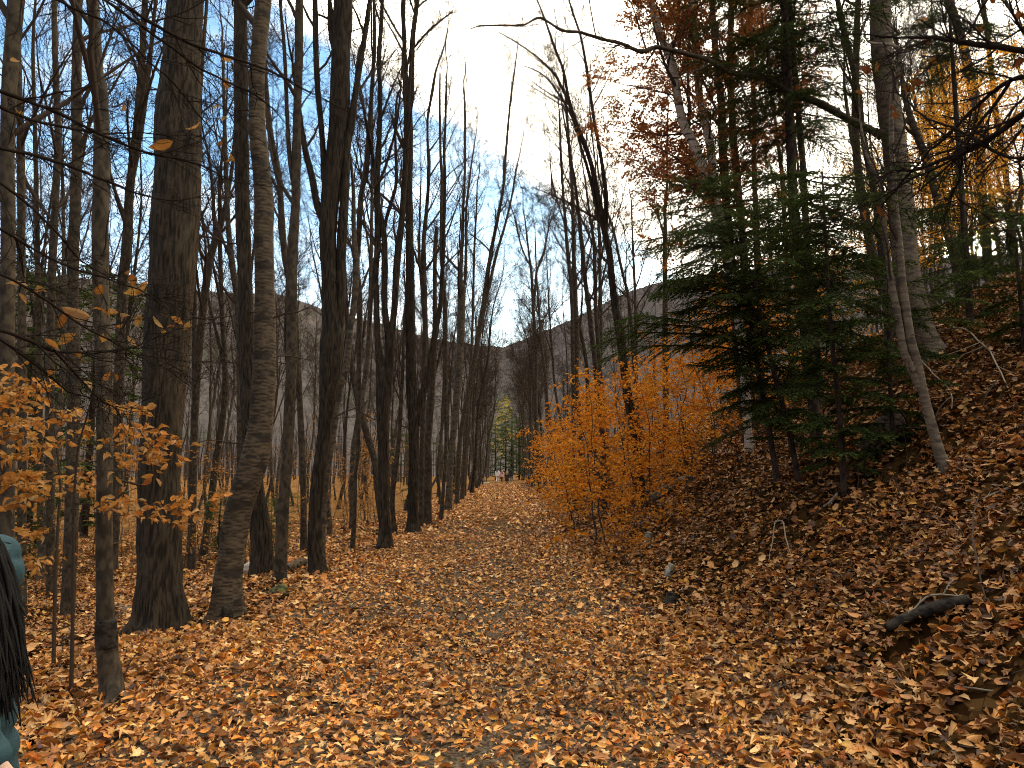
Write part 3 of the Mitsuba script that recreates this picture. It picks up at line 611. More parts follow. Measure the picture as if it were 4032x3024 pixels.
 ('white_birch','white',15.0,'white birch clump of two leaning pale trunks with black marks under the rust leaves',[[(4.805,2.385,0.0845),(4.757,3.892,0.0855),(4.537,5.694,0.0968),(4.293,6.904,0.1105),(4.094,7.532,0.1084),(3.894,8.188,0.0985),(3.654,8.768,0.0885),(3.568,9.288,0.081),(3.483,9.911,0.0787),(3.295,10.438,0.0737),(3.172,10.857,0.074),(3.05,11.392,0.0689)],[(4.455,6.323,0.0921),(4.322,7.01,0.0926),(4.255,7.544,0.0929),(4.238,8.028,0.0881),(4.127,8.689,0.0833),(4.02,9.357,0.0784),(3.985,10.37,0.079),(3.917,11.399,0.069)]]),
 ('bare_tree','brown',16.0,'brown trunk among the rust leaves, first one right of the white birches',[[(5.054,2.703,0.0956),(4.949,5.137,0.0918),(4.865,7.089,0.0903),(4.82,8.286,0.0883),(4.826,9.52,0.0835),(4.753,10.596,0.0757),(4.695,12.057,0.0623)]]),
 ('bare_tree','brown',17.0,'dark brown trunk curving up through the rust leaves, second right of the white birches',[[(5.54,2.772,0.0959),(5.5,6.537,0.0868),(5.404,8.516,0.082),(5.347,9.638,0.0826),(5.336,10.966,0.0774),(5.417,12.323,0.072),(5.442,12.714,0.0662)]]),
 ('bare_tree','grey',18.0,'thin straight pole crossing the rust leaves high above the hemlock',[[(6.117,3.141,0.0778),(6.162,6.829,0.0674),(6.16,8.996,0.0621),(6.234,10.515,0.0564),(6.221,11.727,0.0568),(6.222,13.371,0.051)]]),
 ('bare_tree','mottled',15.0,'pale grey trunk left of the greenery draped trunk on the hillside',[[(6.252,2.885,0.0849),(6.192,4.92,0.071),(6.136,5.961,0.0664),(6.129,7.709,0.0621),(6.094,8.701,0.0626),(6.058,9.707,0.0578),(5.997,11.416,0.0531)]]),
 ('bare_tree','mottled',14.0,'slim leaning pale trunk between the greenery draped trunk and the big hillside trunk',[[(7.175,3.271,0.0843),(7.14,5.187,0.0714),(7.099,5.941,0.067),(7.033,6.847,0.0626),(6.881,7.924,0.0583),(6.811,8.859,0.0587),(6.603,10.126,0.0543),(6.5,10.769,0.0447)]]),
 ('bare_tree','grey',20.0,'small stem leaning in the bright gap above the hemlock',[[(7.616,5.339,0.0741),(7.547,9.534,0.0517),(7.431,10.976,0.0451),(7.329,11.955,0.0384),(7.305,13.182,0.0246)]]),
 ('bare_tree','big',13.363,'big pale barked trunk on the hillside whose long limb arches left across the sky',[[(7.587,3.626,0.247),(7.527,3.83,0.2114),(7.461,4.081,0.1984),(7.336,4.563,0.2172),(7.212,5.492,0.2189),(7.225,6.179,0.211),(7.174,7.051,0.2078),(7.137,7.64,0.2042),(7.075,8.533,0.194),(7.007,9.439,0.186),(7.029,10.359,0.1755)]]),
 ('bare_tree','mottled',16.0,'slim pale trunk right of the big hillside trunk leaning left',[[(9.864,4.985,0.1354),(9.73,6.263,0.1148),(9.472,7.393,0.0991),(9.21,8.539,0.0832),(9.021,9.119,0.0724),(8.848,9.997,0.056),(8.787,10.887,0.0394)]]),
 ('bare_tree','mottled',18.0,'leaning pale trunk high on the hill near the right edge, against the golden leaves',[[(11.76,6.095,0.1225),(11.717,8.122,0.1116),(11.755,10.463,0.1069),(11.679,11.191,0.1073),(11.546,12.059,0.1079),(11.353,13.004,0.1085),(11.251,13.412,0.1023)]]),
 ('white_birch','twinbirch',8.107,'slim pale birch with two stems joined at the foot, standing before the big hillside trunk',[[(4.676,1.664,0.0804),(4.636,1.757,0.0617),(4.562,2.08,0.0512),(4.5,2.405,0.0488),(4.441,2.787,0.049),(4.388,3.036,0.0492),(4.364,3.342,0.0466),(4.343,3.678,0.0441),(4.339,4.103,0.0388),(4.322,4.533,0.0335),(4.327,5.114,0.0281)],[(4.462,2.459,0.0407),(4.382,2.705,0.0408),(4.311,2.897,0.0382),(4.284,3.146,0.0383),(4.257,3.397,0.0357),(4.212,3.819,0.0304),(4.194,4.245,0.025)]]),
]
ARCH_LIMB = [(6.918,13.363,7.73,0.0971),(6.703,13.298,7.786,0.0834),(6.254,13.202,7.942,0.0785),(5.657,13.091,8.205,0.0735),(5.111,12.967,8.316,0.0664),(4.659,12.834,8.504,0.0593),(4.009,12.693,8.536,0.0524),(3.433,12.544,8.735,0.0476),(3.126,12.389,8.713,0.045),(2.633,12.227,8.731,0.0424),(2.273,12.061,8.56,0.0398),(1.925,11.889,8.6,0.0353),(1.614,11.712,8.564,0.0329),(1.258,11.531,8.561,0.0286),(0.935,11.346,8.485,0.0244),(0.598,11.157,8.568,0.0221),(0.298,10.964,8.338,0.0181),(-0.304,10.767,8.201,0.0142),(-0.484,10.567,8.021,0.0087)]
LEFT_BRANCHES = [[(-2.674,3.3,4.615,0.0133),(-2.34,3.444,4.221,0.0118),(-1.922,3.589,3.921,0.0094),(-1.785,3.733,3.872,0.009),(-1.627,3.878,3.848,0.0086),(-1.489,4.022,3.861,0.0073),(-1.364,4.167,3.887,0.0063),(-1.134,4.311,3.824,0.0048),(-0.97,4.456,3.791,0.0036),(-0.798,4.6,3.731,0.0019)],[(-2.576,3.2,4.333,0.011),(-2.2,3.35,4.087,0.0095),(-1.942,3.5,3.887,0.0078),(-1.856,3.65,3.87,0.0066),(-1.749,3.8,3.836,0.0065),(-1.602,3.95,3.766,0.006),(-1.459,4.1,3.74,0.005),(-1.293,4.25,3.669,0.0039),(-1.242,4.4,3.607,0.0022)],[(-2.63,3.3,4.107,0.0093),(-2.139,3.4,3.82,0.0069),(-2.064,3.5,3.814,0.006),(-1.99,3.6,3.822,0.0054),(-1.898,3.7,3.767,0.0052),(-1.805,3.8,3.682,0.0046),(-1.741,3.9,3.633,0.0043),(-1.651,4.0,3.509,0.0036),(-1.566,4.1,3.414,0.0025),(-1.511,4.2,3.33,0.0017)],[(-2.493,3.2,3.361,0.0116),(-2.29,3.357,3.323,0.0095),(-2.172,3.514,3.319,0.0085),(-2.032,3.671,3.277,0.0081),(-1.825,3.829,3.225,0.0069),(-1.64,3.986,3.224,0.0052),(-1.504,4.143,3.199,0.0038),(-1.292,4.3,3.233,0.0022)],[(-2.566,3.3,3.357,0.01),(-2.359,3.467,3.302,0.0084),(-2.355,3.633,3.329,0.0077),(-2.263,3.8,3.359,0.0069),(-2.112,3.967,3.395,0.0052),(-1.942,4.133,3.462,0.0033),(-1.793,4.3,3.473,0.0017)],[(-2.467,3.2,3.05,0.0103),(-2.26,3.343,3.044,0.0091),(-2.21,3.486,3.069,0.0084),(-2.147,3.629,3.075,0.0077),(-1.991,3.771,3.028,0.0065),(-1.851,3.914,2.982,0.0047),(-1.743,4.057,3.016,0.0029),(-1.666,4.2,3.085,0.0017)],[(-2.619,3.4,3.111,0.0089),(-2.383,3.543,2.962,0.0064),(-2.278,3.686,2.86,0.0059),(-2.24,3.829,2.779,0.0054),(-2.254,3.971,2.739,0.0048),(-2.143,4.114,2.66,0.0041),(-2.056,4.257,2.608,0.0034),(-1.941,4.4,2.542,0.0018)],[(-2.515,3.3,2.761,0.008),(-2.324,3.48,2.715,0.007),(-2.288,3.66,2.68,0.0059),(-2.158,3.84,2.617,0.0054),(-1.943,4.02,2.569,0.0041),(-1.879,4.2,2.516,0.0021)],[(-2.497,3.3,2.546,0.0086),(-2.283,3.443,2.494,0.0069),(-2.151,3.586,2.404,0.0061),(-2.118,3.729,2.352,0.0056),(-1.996,3.871,2.261,0.0047),(-1.904,4.014,2.204,0.0036),(-1.757,4.157,2.115,0.0029),(-1.736,4.3,2.054,0.0017)],[(-2.547,3.4,2.27,0.0116),(-2.309,3.511,2.249,0.0099),(-2.232,3.622,2.218,0.0088),(-2.185,3.733,2.191,0.0071),(-2.095,3.844,2.201,0.0058),(-1.998,3.956,2.243,0.0048),(-1.933,4.067,2.295,0.0037),(-1.863,4.178,2.392,0.0034),(-1.759,4.289,2.466,0.0026),(-1.637,4.4,2.526,0.0018)],[(-2.63,3.5,2.384,0.0092),(-2.419,3.683,2.243,0.0074),(-2.335,3.867,2.133,0.0058),(-2.25,4.05,2.019,0.0049),(-2.249,4.233,2.012,0.0043),(-2.256,4.417,1.995,0.0036),(-2.127,4.6,1.974,0.0019)],[(-2.119,3.62,2.173,0.0058),(-2.146,3.88,2.088,0.0047),(-2.115,4.14,1.978,0.0033),(-2.175,4.4,1.949,0.0018)],[(-2.036,3.75,2.185,0.0045),(-2.05,4.013,2.229,0.004),(-1.941,4.275,2.243,0.0034),(-1.876,4.537,2.26,0.0027),(-1.646,4.8,2.303,0.0019)]]
RIGHT_BRANCHES = [[(2.525,2.9,3.189,0.0175),(2.172,3.0,3.35,0.0133),(2.004,3.1,3.446,0.0112),(1.896,3.2,3.526,0.0084),(1.776,3.3,3.585,0.0053),(1.647,3.4,3.662,0.0034),(1.582,3.5,3.727,0.0021)],[(2.52,2.9,3.137,0.0164),(2.261,3.011,3.234,0.0121),(2.188,3.122,3.283,0.0101),(2.178,3.233,3.287,0.0088),(2.176,3.344,3.277,0.0084),(2.13,3.456,3.217,0.007),(2.078,3.567,3.173,0.0061),(2.017,3.678,3.092,0.0052),(1.949,3.789,2.988,0.0042),(1.932,3.9,2.868,0.002)],[(2.438,2.8,3.135,0.0186),(2.12,2.957,3.051,0.0143),(2.119,3.114,3.044,0.0126),(2.08,3.271,3.037,0.0112),(2.03,3.429,3.044,0.009),(1.99,3.586,3.066,0.0072),(1.949,3.743,3.114,0.0045),(1.929,3.9,3.121,0.0024)],[(2.586,3.0,2.961,0.0103),(2.183,3.067,2.901,0.0068),(2.156,3.133,2.935,0.0063),(2.104,3.2,3.02,0.0058),(2.013,3.267,3.128,0.0053),(1.95,3.333,3.196,0.0047),(1.92,3.4,3.296,0.0041),(1.902,3.467,3.399,0.0038),(1.92,3.533,3.513,0.0032),(1.917,3.6,3.679,0.0018)],[(2.165,3.08,3.26,0.0081),(2.177,3.184,3.226,0.0077),(2.132,3.288,3.132,0.0066),(2.14,3.392,3.059,0.0051),(2.147,3.496,2.897,0.0042),(2.181,3.6,2.834,0.0022)],[(2.182,3.55,2.925,0.0036),(2.255,3.612,2.909,0.0036),(2.353,3.675,2.892,0.0033),(2.505,3.737,2.817,0.0026),(2.622,3.8,2.773,0.0015)],[(2.599,2.9,3.989,0.0117),(2.257,3.033,3.827,0.0079),(2.149,3.167,3.665,0.0051),(2.158,3.3,3.614,0.0047),(2.181,3.433,3.632,0.0042),(2.134,3.567,3.589,0.0029),(2.113,3.7,3.57,0.0015)],[(2.034,3.2,3.004,0.0077),(2.048,3.4,3.017,0.0062),(2.011,3.6,3.029,0.0051),(1.914,3.8,2.983,0.0038),(1.843,4.0,2.977,0.0028),(1.774,4.2,3.018,0.0017)],[(1.988,3.4,3.22,0.0041),(2.046,3.325,3.104,0.0034),(2.142,3.25,3.02,0.0033),(2.21,3.175,2.925,0.0026),(2.23,3.1,2.799,0.0019)],[(2.319,2.9,3.745,0.0076),(2.195,3.02,3.466,0.0043),(2.13,3.14,3.445,0.0035),(2.104,3.26,3.493,0.0026),(1.923,3.38,3.53,0.002),(1.792,3.5,3.549,0.0015)]]
RIGHT_LEAVES = [(1.745,3.5,3.517,0.0317),(1.807,3.5,3.549,0.0282),(1.96,3.5,3.448,0.0388),(2.006,3.5,3.464,0.0317),(2.029,3.4,3.526,0.0274),(1.983,3.4,3.728,0.0308),(1.99,3.4,3.604,0.024),(2.113,3.2,3.55,0.0258),(2.117,3.1,3.621,0.0187),(2.084,2.9,3.425,0.0351),(2.104,2.9,3.445,0.0263),(1.935,3.8,2.926,0.0345),(1.903,3.9,2.947,0.0275),(1.938,3.6,3.355,0.0218),(1.932,3.6,3.395,0.0218),(1.98,3.6,3.557,0.0181),(1.816,3.7,3.527,0.0224),(2.089,3.0,3.295,0.0272),(2.155,3.0,3.309,0.0302),(2.183,3.3,3.255,0.02)]
LEFT_LEAVES = [(-2.795,4.2,3.933,0.0339),(-2.35,3.6,3.333,0.0218),(-2.266,4.4,3.765,0.0244),(-1.873,4.5,3.678,0.0454),(-1.926,4.2,3.429,0.0635),(-1.786,4.6,3.867,0.0209),(-1.735,4.6,3.791,0.0232),(-1.719,4.5,3.591,0.0249),(-1.658,4.5,3.493,0.0317),(-1.694,4.5,4.119,0.0317),(-1.678,4.5,3.968,0.0317),(-2.55,4.8,4.185,0.0121),(-1.885,4.8,4.454,0.0121),(-2.305,3.6,2.505,0.0435),(-2.199,3.6,2.452,0.029),(-2.277,3.6,2.415,0.0254),(-2.13,3.8,2.398,0.0651),(-2.173,3.8,2.358,0.046),(-2.008,4.1,2.624,0.0455),(-2.128,4.0,2.565,0.0443),(-2.036,4.2,2.57,0.0466),(-1.987,4.2,2.614,0.0423),(-2.037,4.1,2.684,0.0248),(-2.105,4.0,2.444,0.0443),(-2.09,4.1,2.444,0.0372),(-2.039,4.1,2.427,0.0289),(-1.962,4.3,2.433,0.0433),(-1.884,4.4,2.47,0.0355),(-1.909,4.4,2.438,0.031),(-1.838,4.4,2.448,0.031),(-1.96,4.4,2.393,0.0399),(-2.176,3.7,2.231,0.0373),(-2.15,3.8,2.241,0.046),(-2.112,4.0,2.3,0.0443),(-2.047,4.2,2.309,0.0381),(-2.06,4.1,2.368,0.0331),(-2.011,4.2,2.43,0.0339),(-2.179,3.9,2.194,0.0314),(-2.131,3.9,2.166,0.0138),(-2.261,4.2,2.077,0.0339),(-2.291,3.9,2.106,0.0354),(-2.214,4.3,2.132,0.0303),(-2.162,4.3,2.132,0.026)]
SAPLING_STEMS = [[(-3.224,6.028,-0.074,0.0299),(-3.231,6.0,0.384,0.0238),(-3.246,5.971,0.949,0.0197),(-3.251,5.943,1.33,0.0157),(-3.233,5.914,1.75,0.0127),(-3.164,5.885,2.021,0.0107),(-3.114,5.857,2.193,0.0077),(-3.074,5.828,2.384,0.0038)],[(-3.837,6.871,-0.077,0.0295),(-3.85,6.828,0.641,0.0248),(-3.838,6.785,1.162,0.0202),(-3.813,6.742,1.478,0.0167),(-3.834,6.699,1.77,0.0144),(-3.872,6.656,2.076,0.0121),(-3.9,6.613,2.313,0.0087),(-3.909,6.571,2.505,0.0043)],[(-4.35,5.0,-0.1,0.016),(-4.2,5.0,0.8,0.013),(-4.15,5.0,1.6,0.01),(-4.05,5.0,2.3,0.006),(-4.0,5.0,2.7,0.003)]]
SPRAYS = [(0,[(-3.16,5.878,2.019,0.0036),(-2.711,5.353,2.046,0.0022),(-2.213,4.828,1.983,0.0015)],13),(0,[(-3.166,5.878,2.007,0.0036),(-2.597,5.353,1.906,0.0022),(-2.013,4.828,1.838,0.0015)],13),(0,[(-3.171,5.878,1.96,0.0036),(-2.562,5.353,1.863,0.0022),(-1.992,4.828,1.799,0.0015)],13),(0,[(-3.19,5.878,1.842,0.0036),(-2.557,5.353,1.778,0.0022),(-1.914,4.828,1.77,0.0015)],13),(0,[(-3.198,5.878,1.784,0.0036),(-2.605,5.353,1.682,0.0022),(-2.014,4.828,1.665,0.0015)],13),(0,[(-3.193,5.878,1.795,0.0036),(-2.608,5.353,1.725,0.0022),(-2.103,4.828,1.713,0.0015)],13),(0,[(-3.227,5.878,1.423,0.0036),(-2.747,5.353,1.397,0.0022),(-2.24,4.828,1.426,0.0015)],13),(0,[(-3.224,5.878,1.377,0.0036),(-2.48,5.353,1.334,0.0022),(-1.907,4.828,1.417,0.0015)],13),(0,[(-3.224,5.878,1.366,0.0036),(-2.429,5.353,1.376,0.0022),(-1.717,4.828,1.455,0.0015)],13),(0,[(-3.227,5.878,1.331,0.0036),(-2.393,5.353,1.292,0.0022),(-1.782,4.828,1.398,0.0015)],13),(0,[(-3.123,5.878,2.173,0.0036),(-2.674,5.353,2.143,0.0022),(-2.277,4.828,2.1,0.0015)],13),(0,[(-3.21,5.878,1.69,0.0036),(-2.643,5.353,1.608,0.0022),(-2.155,4.828,1.607,0.0015)],13),(0,[(-3.207,5.928,1.963,0.0036),(-3.237,5.728,1.973,0.0023),(-3.277,5.528,1.938,0.0015)],11),(0,[(-3.223,5.928,1.844,0.0036),(-3.274,5.728,1.836,0.0023),(-3.358,5.528,1.85,0.0015)],11),(0,[(-3.239,5.928,1.726,0.0036),(-3.289,5.728,1.722,0.0023),(-3.324,5.528,1.668,0.0015)],11),(0,[(-3.182,5.928,2.034,0.0036),(-3.155,5.728,2.112,0.0023),(-3.122,5.528,2.094,0.0015)],11),(0,[(-3.259,5.928,1.492,0.0036),(-3.249,5.728,1.462,0.0023),(-3.274,5.528,1.434,0.0015)],11),(0,[(-3.256,5.928,1.26,0.0036),(-3.208,5.728,1.182,0.0023),(-3.224,5.528,1.175,0.0015)],11),(0,[(-3.246,5.928,1.202,0.0036),(-3.072,5.728,1.16,0.0023),(-2.831,5.528,1.111,0.0015)],11),(0,[(-3.243,5.928,0.972,0.0036),(-3.014,5.728,0.949,0.0023),(-2.819,5.528,0.919,0.0015)],11),(1,[(-3.847,6.721,1.77,0.0041),(-3.812,6.346,1.823,0.0026),(-3.75,5.971,1.774,0.0015)],12),(1,[(-3.908,6.721,2.078,0.0041),(-3.864,6.346,2.013,0.0026),(-3.798,5.971,1.941,0.0015)],12),(1,[(-3.816,6.721,1.61,0.0041),(-3.797,6.346,1.597,0.0026),(-3.746,5.971,1.562,0.0015)],12),(1,[(-3.962,6.721,2.322,0.0041),(-3.884,6.346,2.307,0.0026),(-3.817,5.971,2.205,0.0015)],12),(1,[(-3.89,6.721,2.011,0.0041),(-3.59,6.346,2.077,0.0026),(-3.308,5.971,2.073,0.0015)],12),(1,[(-3.801,6.721,1.477,0.0041),(-3.449,6.346,1.447,0.0026),(-3.106,5.971,1.491,0.0015)],12),(1,[(-3.82,6.721,1.57,0.0041),(-3.456,6.346,1.559,0.0026),(-3.184,5.971,1.609,0.0015)],12),(1,[(-3.867,6.721,1.877,0.0041),(-3.542,6.346,1.925,0.0026),(-3.203,5.971,1.917,0.0015)],12),(1,[(-3.799,6.721,1.149,0.0041),(-3.69,6.346,1.137,0.0026),(-3.574,5.971,1.118,0.0015)],12),(1,[(-3.805,6.721,0.953,0.0041),(-3.662,6.346,0.916,0.0026),(-3.547,5.971,0.911,0.0015)],12),(2,[(-3.555,5.0,2.106,0.003),(-3.079,4.8,2.096,0.0019),(-2.678,4.6,2.113,0.0015)],12),(2,[(-3.547,5.0,2.005,0.003),(-3.068,4.8,1.941,0.0019),(-2.69,4.6,1.89,0.0015)],12),(2,[(-3.526,5.0,1.756,0.003),(-3.098,4.8,1.712,0.0019),(-2.813,4.6,1.689,0.0015)],12),(2,[(-3.518,5.0,1.657,0.003),(-3.09,4.8,1.607,0.0019),(-2.743,4.6,1.589,0.0015)],12),(2,[(-3.539,5.0,1.905,0.003),(-3.051,4.8,1.845,0.0019),(-2.702,4.6,1.799,0.0015)],12),(2,[(-3.501,5.0,1.45,0.003),(-3.032,4.8,1.456,0.0019),(-2.712,4.6,1.417,0.0015)],12),(2,[(-3.567,5.0,2.248,0.003),(-3.131,4.8,2.154,0.0019),(-2.856,4.6,2.159,0.0015)],12),(2,[(-3.549,5.0,2.026,0.003),(-3.093,4.8,2.028,0.0019),(-2.783,4.6,2.038,0.0015)],12),(2,[(-3.51,5.0,1.558,0.003),(-3.028,4.8,1.531,0.0019),(-2.684,4.6,1.525,0.0015)],12)]
STICKS = [
 ('thin pale twig arched like a hairpin over the leaf litter',[(2.944,8.622,0.614,0.0062),(3.121,8.991,0.823,0.0064),(3.222,9.134,1.035,0.0074),(3.249,9.054,1.042,0.0074),(3.13,8.546,0.849,0.0061),(3.076,8.25,0.681,0.005)]),
 ('long crooked twig lying across the litter at lower right',[(2.308,6.531,0.194,0.0047),(2.323,6.296,0.184,0.0058),(2.323,5.951,0.194,0.0061),(2.371,5.549,0.189,0.0068),(2.484,5.147,0.258,0.0047),(2.577,4.935,0.294,0.003)]),
 ('short dark stick lying by the long crooked twig',[(2.341,5.686,0.192,0.0081),(2.422,5.661,0.23,0.0092),(2.51,5.626,0.277,0.0069)]),
 ('dark bent twig low on the slope, running down from the short dark stick',[(2.111,6.493,0.115,0.0046),(2.07,6.015,0.099,0.0055),(2.038,5.674,0.077,0.0058),(1.985,5.332,0.069,0.0054),(1.885,4.973,0.042,0.0035)]),
 ('tall thin twig leaning upright near the right frame edge',[(3.11,4.974,0.654,0.0071),(3.379,5.468,0.813,0.0072),(3.462,5.656,1.012,0.0069),(3.727,6.098,1.171,0.0068),(4.146,6.699,1.401,0.0055)]),
 ('pale stick propped against the dark hollow on the right slope',[(2.842,5.639,0.462,0.0057),(3.003,5.653,0.659,0.0063),(3.122,5.614,0.752,0.0069),(3.266,5.529,0.753,0.0045)]),
 ('forked pale twig over the dark hollow',[(3.161,5.602,0.744,0.0051),(3.223,5.586,0.811,0.0046),(3.284,5.59,0.839,0.0034)]),
 ('stick lying at the lower right beside curled pale leaves',[(2.694,4.712,0.344,0.0038),(2.767,4.603,0.347,0.0056),(2.893,4.543,0.346,0.0046),(2.804,4.272,0.405,0.0035)]),
 ('forked grey branch lying in the leaves right of the banded slim tree',[(-2.412,5.343,0.022,0.0065),(-2.557,5.562,0.014,0.0079),(-2.634,5.868,0.008,0.0078),(-2.655,6.065,0.004,0.0062),(-2.634,6.261,0.005,0.0045)]),
 ('small twig in front of the banded slim tree',[(-2.704,5.144,-0.013,0.0052),(-2.671,5.212,-0.006,0.0064),(-2.646,5.319,0.0,0.0043)]),
 ('dry stick in the leaves at the bottom left of the trail',[(-2.28,4.9,0.018,0.004),(-2.312,5.067,0.02,0.0046),(-2.318,5.185,0.021,0.0032)]),
 ('mossy crooked branch below the rotten log on the slope',[(4.309,9.021,1.543,0.0236),(4.806,9.951,1.805,0.0361),(4.976,9.913,1.994,0.036),(5.126,9.915,2.134,0.02)]),
 ('thin branch running down the slope from the slim pale birch',[(7.483,13.666,3.668,0.0124),(6.595,11.555,3.058,0.0116),(5.752,9.75,2.593,0.0098),(5.406,9.15,2.355,0.0065)]),
 ('bare branch arching over the leaves right of the slim pale birch',[(7.516,13.672,3.847,0.011),(7.935,13.733,4.178,0.0125),(7.785,12.827,4.042,0.0129),(7.279,11.465,3.548,0.0127),(5.9,8.92,2.765,0.009),(5.714,8.52,2.515,0.006)]),
 ('bent stick under the arching bare branch on the slope',[(5.849,8.845,2.738,0.008),(5.673,8.811,2.575,0.0089),(5.45,8.62,2.348,0.007)]),
 ('dark branch lying on the slope near the right frame edge, below the slim pale birch',[(4.216,7.014,1.337,0.0099),(4.312,6.891,1.369,0.0097),(4.414,6.784,1.44,0.0082),(4.548,6.706,1.509,0.0068)]),
 ('white topped stick at the foot of the dark hemlock stem',[(3.805,9.166,1.198,0.0166),(3.898,9.117,1.291,0.0202),(3.983,9.176,1.381,0.0129)]),
 ('dark stick reaching into the trail from its right edge',[(1.343,44.488,0.031,0.0417),(1.852,43.491,0.111,0.0453),(2.424,39.652,0.284,0.033)]),
 ('curved dark branch on the slope by the black hollow stump',[(1.77,10.253,0.071,0.0085),(1.927,10.09,0.115,0.0105),(2.187,10.132,0.26,0.0127),(2.315,9.878,0.314,0.0103)]),
 ('pale stick beyond the thickest trunk on the left forest floor',[(-7.102,14.554,-0.858,0.0326),(-6.805,14.353,-0.852,0.0351),(-6.496,14.172,-0.848,0.0289)]),
]
LOGS = [
 ('short pale birch log lying behind the foot of the shaggy birch',[(-4.961,15.194,-0.3,0.096),(-4.837,15.176,-0.229,0.1052),(-4.672,15.167,-0.169,0.0928)],'white'),
 ('short dark brown log between the slim straight trunk and the ridged forked tree',[(-3.574,12.991,-0.002,0.0742),(-3.561,13.523,-0.007,0.0855),(-3.528,13.915,0.009,0.0851)],'brown'),
 ('thick rotten log lying down the slope behind the dark hemlock stem',[(4.74,10.148,1.899,0.092),(4.957,10.069,2.09,0.1319),(5.207,10.056,2.282,0.152)],'brown'),
 ('lichen grey log lying under the right end of the orange thicket',[(3.322,17.182,0.985,0.0894),(3.574,17.18,1.163,0.1002),(3.8,17.065,1.309,0.0924),(3.888,16.097,1.45,0.067)],'grey'),
 ('small dark log on the right edge of the trail near the walkers',[(2.129,87.081,0.078,0.0907),(2.943,78.538,0.295,0.0818)],'brown'),
 ('half buried rotten log over the dark hollow at lower right',[(2.786,5.708,0.48,0.0407),(2.935,5.677,0.633,0.0521),(3.099,5.617,0.769,0.0573),(3.282,5.518,0.84,0.045)],'black'),
 ('grey log end on the left slope edge of the trail near the walkers',[(-2.643,95.838,0.148,0.1197),(-1.725,99.941,0.227,0.1041)],'grey'),
]
STUMPS = [
 ('low mossy stump mound between the slim straight trunk and the trail',(-3.044,10.865,-0.055,0.144),'moss'),
 ('small black hollow stump on the right edge of the trail',(2.026,9.417,0.036,0.0784),'black'),
 ('weathered grey stump above the black hollow stump',(2.274,10.576,0.255,0.0661),'grey'),
 ('grey mossy stump at the foot of the orange thicket',(2.482,13.331,0.441,0.0833),'grey'),
]
for row in TREES:
    t, leafy, P = build_tree(row, rng)
    bk, y0 = row[1], row[2]
    if bk in ('brown', 'white'):
        B, wood = [], []
        for st in row[4]:
            q = np.array(st)
            q = q[q[:, 1] > 5.5]
            P, R, L = resample(np.stack([q[:, 0], q[:, 0] * 0 + y0, q[:, 1]], 1), q[:, 2], 12)
            a, ra = spawn(rng, P[None], R[None] * .5, 15, 0, 1, 2.6, 62, .25, 8, .5, .1, .008, flat=.3)
            b, rb = spawn(rng, a, ra, 7, .1, 1, 1.1, 45, .05, 6, .6, .13, .005, flat=.6)
            c, rc = spawn(rng, b, rb, 5, .1, 1, .6, 42, .05, 5, .6, .15, .004, flat=.6)
            B += [b, c]
            wood += [tubes(a, ra, 4), tubes(b, rb, 3), tubes(c, rc, 3)]
        put(f'{t}__boughs', join(*wood), 'twig')
        labels[f'{t}__boughs'] = {'kind': 'stuff'}
        lv = [leaf_spray(rng, b, 13, .095, 'rust', .5) for b in B]
        pos, M, size, col = (np.concatenate(z) for z in zip(*lv))
        if len(pos) > 12000:
            s = rng.choice(len(pos), 12000, replace=False)
            pos, M, size, col = pos[s], M[s], size[s], col[s]
        v, f, c, _ = leaf_cloud(rng, pos, M, size, col, BEECH_LOW)
        put(f'{t}__leaves', (v, f), 'thin_leaf', smooth=False, color=c)
        labels[f'{t}__leaves'] = {'kind': 'stuff', 'label': 'rust brown dry leaves'}
    if bk == 'big':
        q = np.array(ARCH_LIMB)
        P, R, L = resample(q[:, :3], q[:, 3] * .85, 140)
        R = R * (1 + .12 * np.clip(np.random.default_rng(3).normal(size=140), -.6, 2))
        put(f'{t}__limb_arching', trunk_mesh(P, R, 14, '', 0, rng), 'bark_grey')
        Pc, Rc, _ = resample(q[:, :3], q[:, 3], 16)
        a, ra = spawn(rng, Pc[None], Rc[None], 26, .2, 1, 1.4, 50, .1, 6, .4, .15, .005)
        b, rb = spawn(rng, a, ra, 4, .2, 1, .5, 45, .1, 4, .6, .2, .004)
        put(f'{t}__limb_arching__twigs', join(tubes(a, ra, 4), tubes(b, rb, 3)), 'twig')
        labels[f'{t}__limb_arching'] = {'label': 'long limb arching left across the sky'}
        labels[f'{t}__limb_arching__twigs'] = {'kind': 'stuff'}
    if bk == 'banded':                                   # the black scar that rings this trunk
        st = np.array(row[4][0])
        P, R, L = resample(np.stack([st[:, 0], st[:, 0] * 0 + y0, st[:, 1]], 1), st[:, 2], 200)
        k = (P[:, 2] > .33) & (P[:, 2] < .56)
        put(f'{t}__scar', trunk_mesh(P[k], R[k] * 1.09, 28, 'shaggy', 0, rng), 'black_wood')
        labels[f'{t}__scar'] = {'label': 'black ring of scarred bark low on the trunk'}
        r0 = np.array([[-2.79, y0 - .03, .13], [-2.74, y0 - .11, .05], [-2.72, y0 - .22, .0], [-2.74, y0 - .4, -.05]])
        P, R, L = resample(r0, [.05, .042, .032, .016], 14)
        put(f'{t}__root', trunk_mesh(P, R, 12, '', 0, rng), 'bark_grey')
    if bk == 'shaggy':                                   # dark hollow in the foot
        m = trimesh.creation.icosphere(3, 1.0)
        w = m.vertices * (1 + .35 * (fbm(m.vertices * 2.5, 3)[:, None] - .5))
        w = w * [.075, .05, .13] + [-3.13, y0 - .235, -.02]
        put(f'{t}__hollow', (w, m.faces), 'black_wood')
        labels[f'{t}__hollow'] = {'label': 'dark hollow at the foot'}

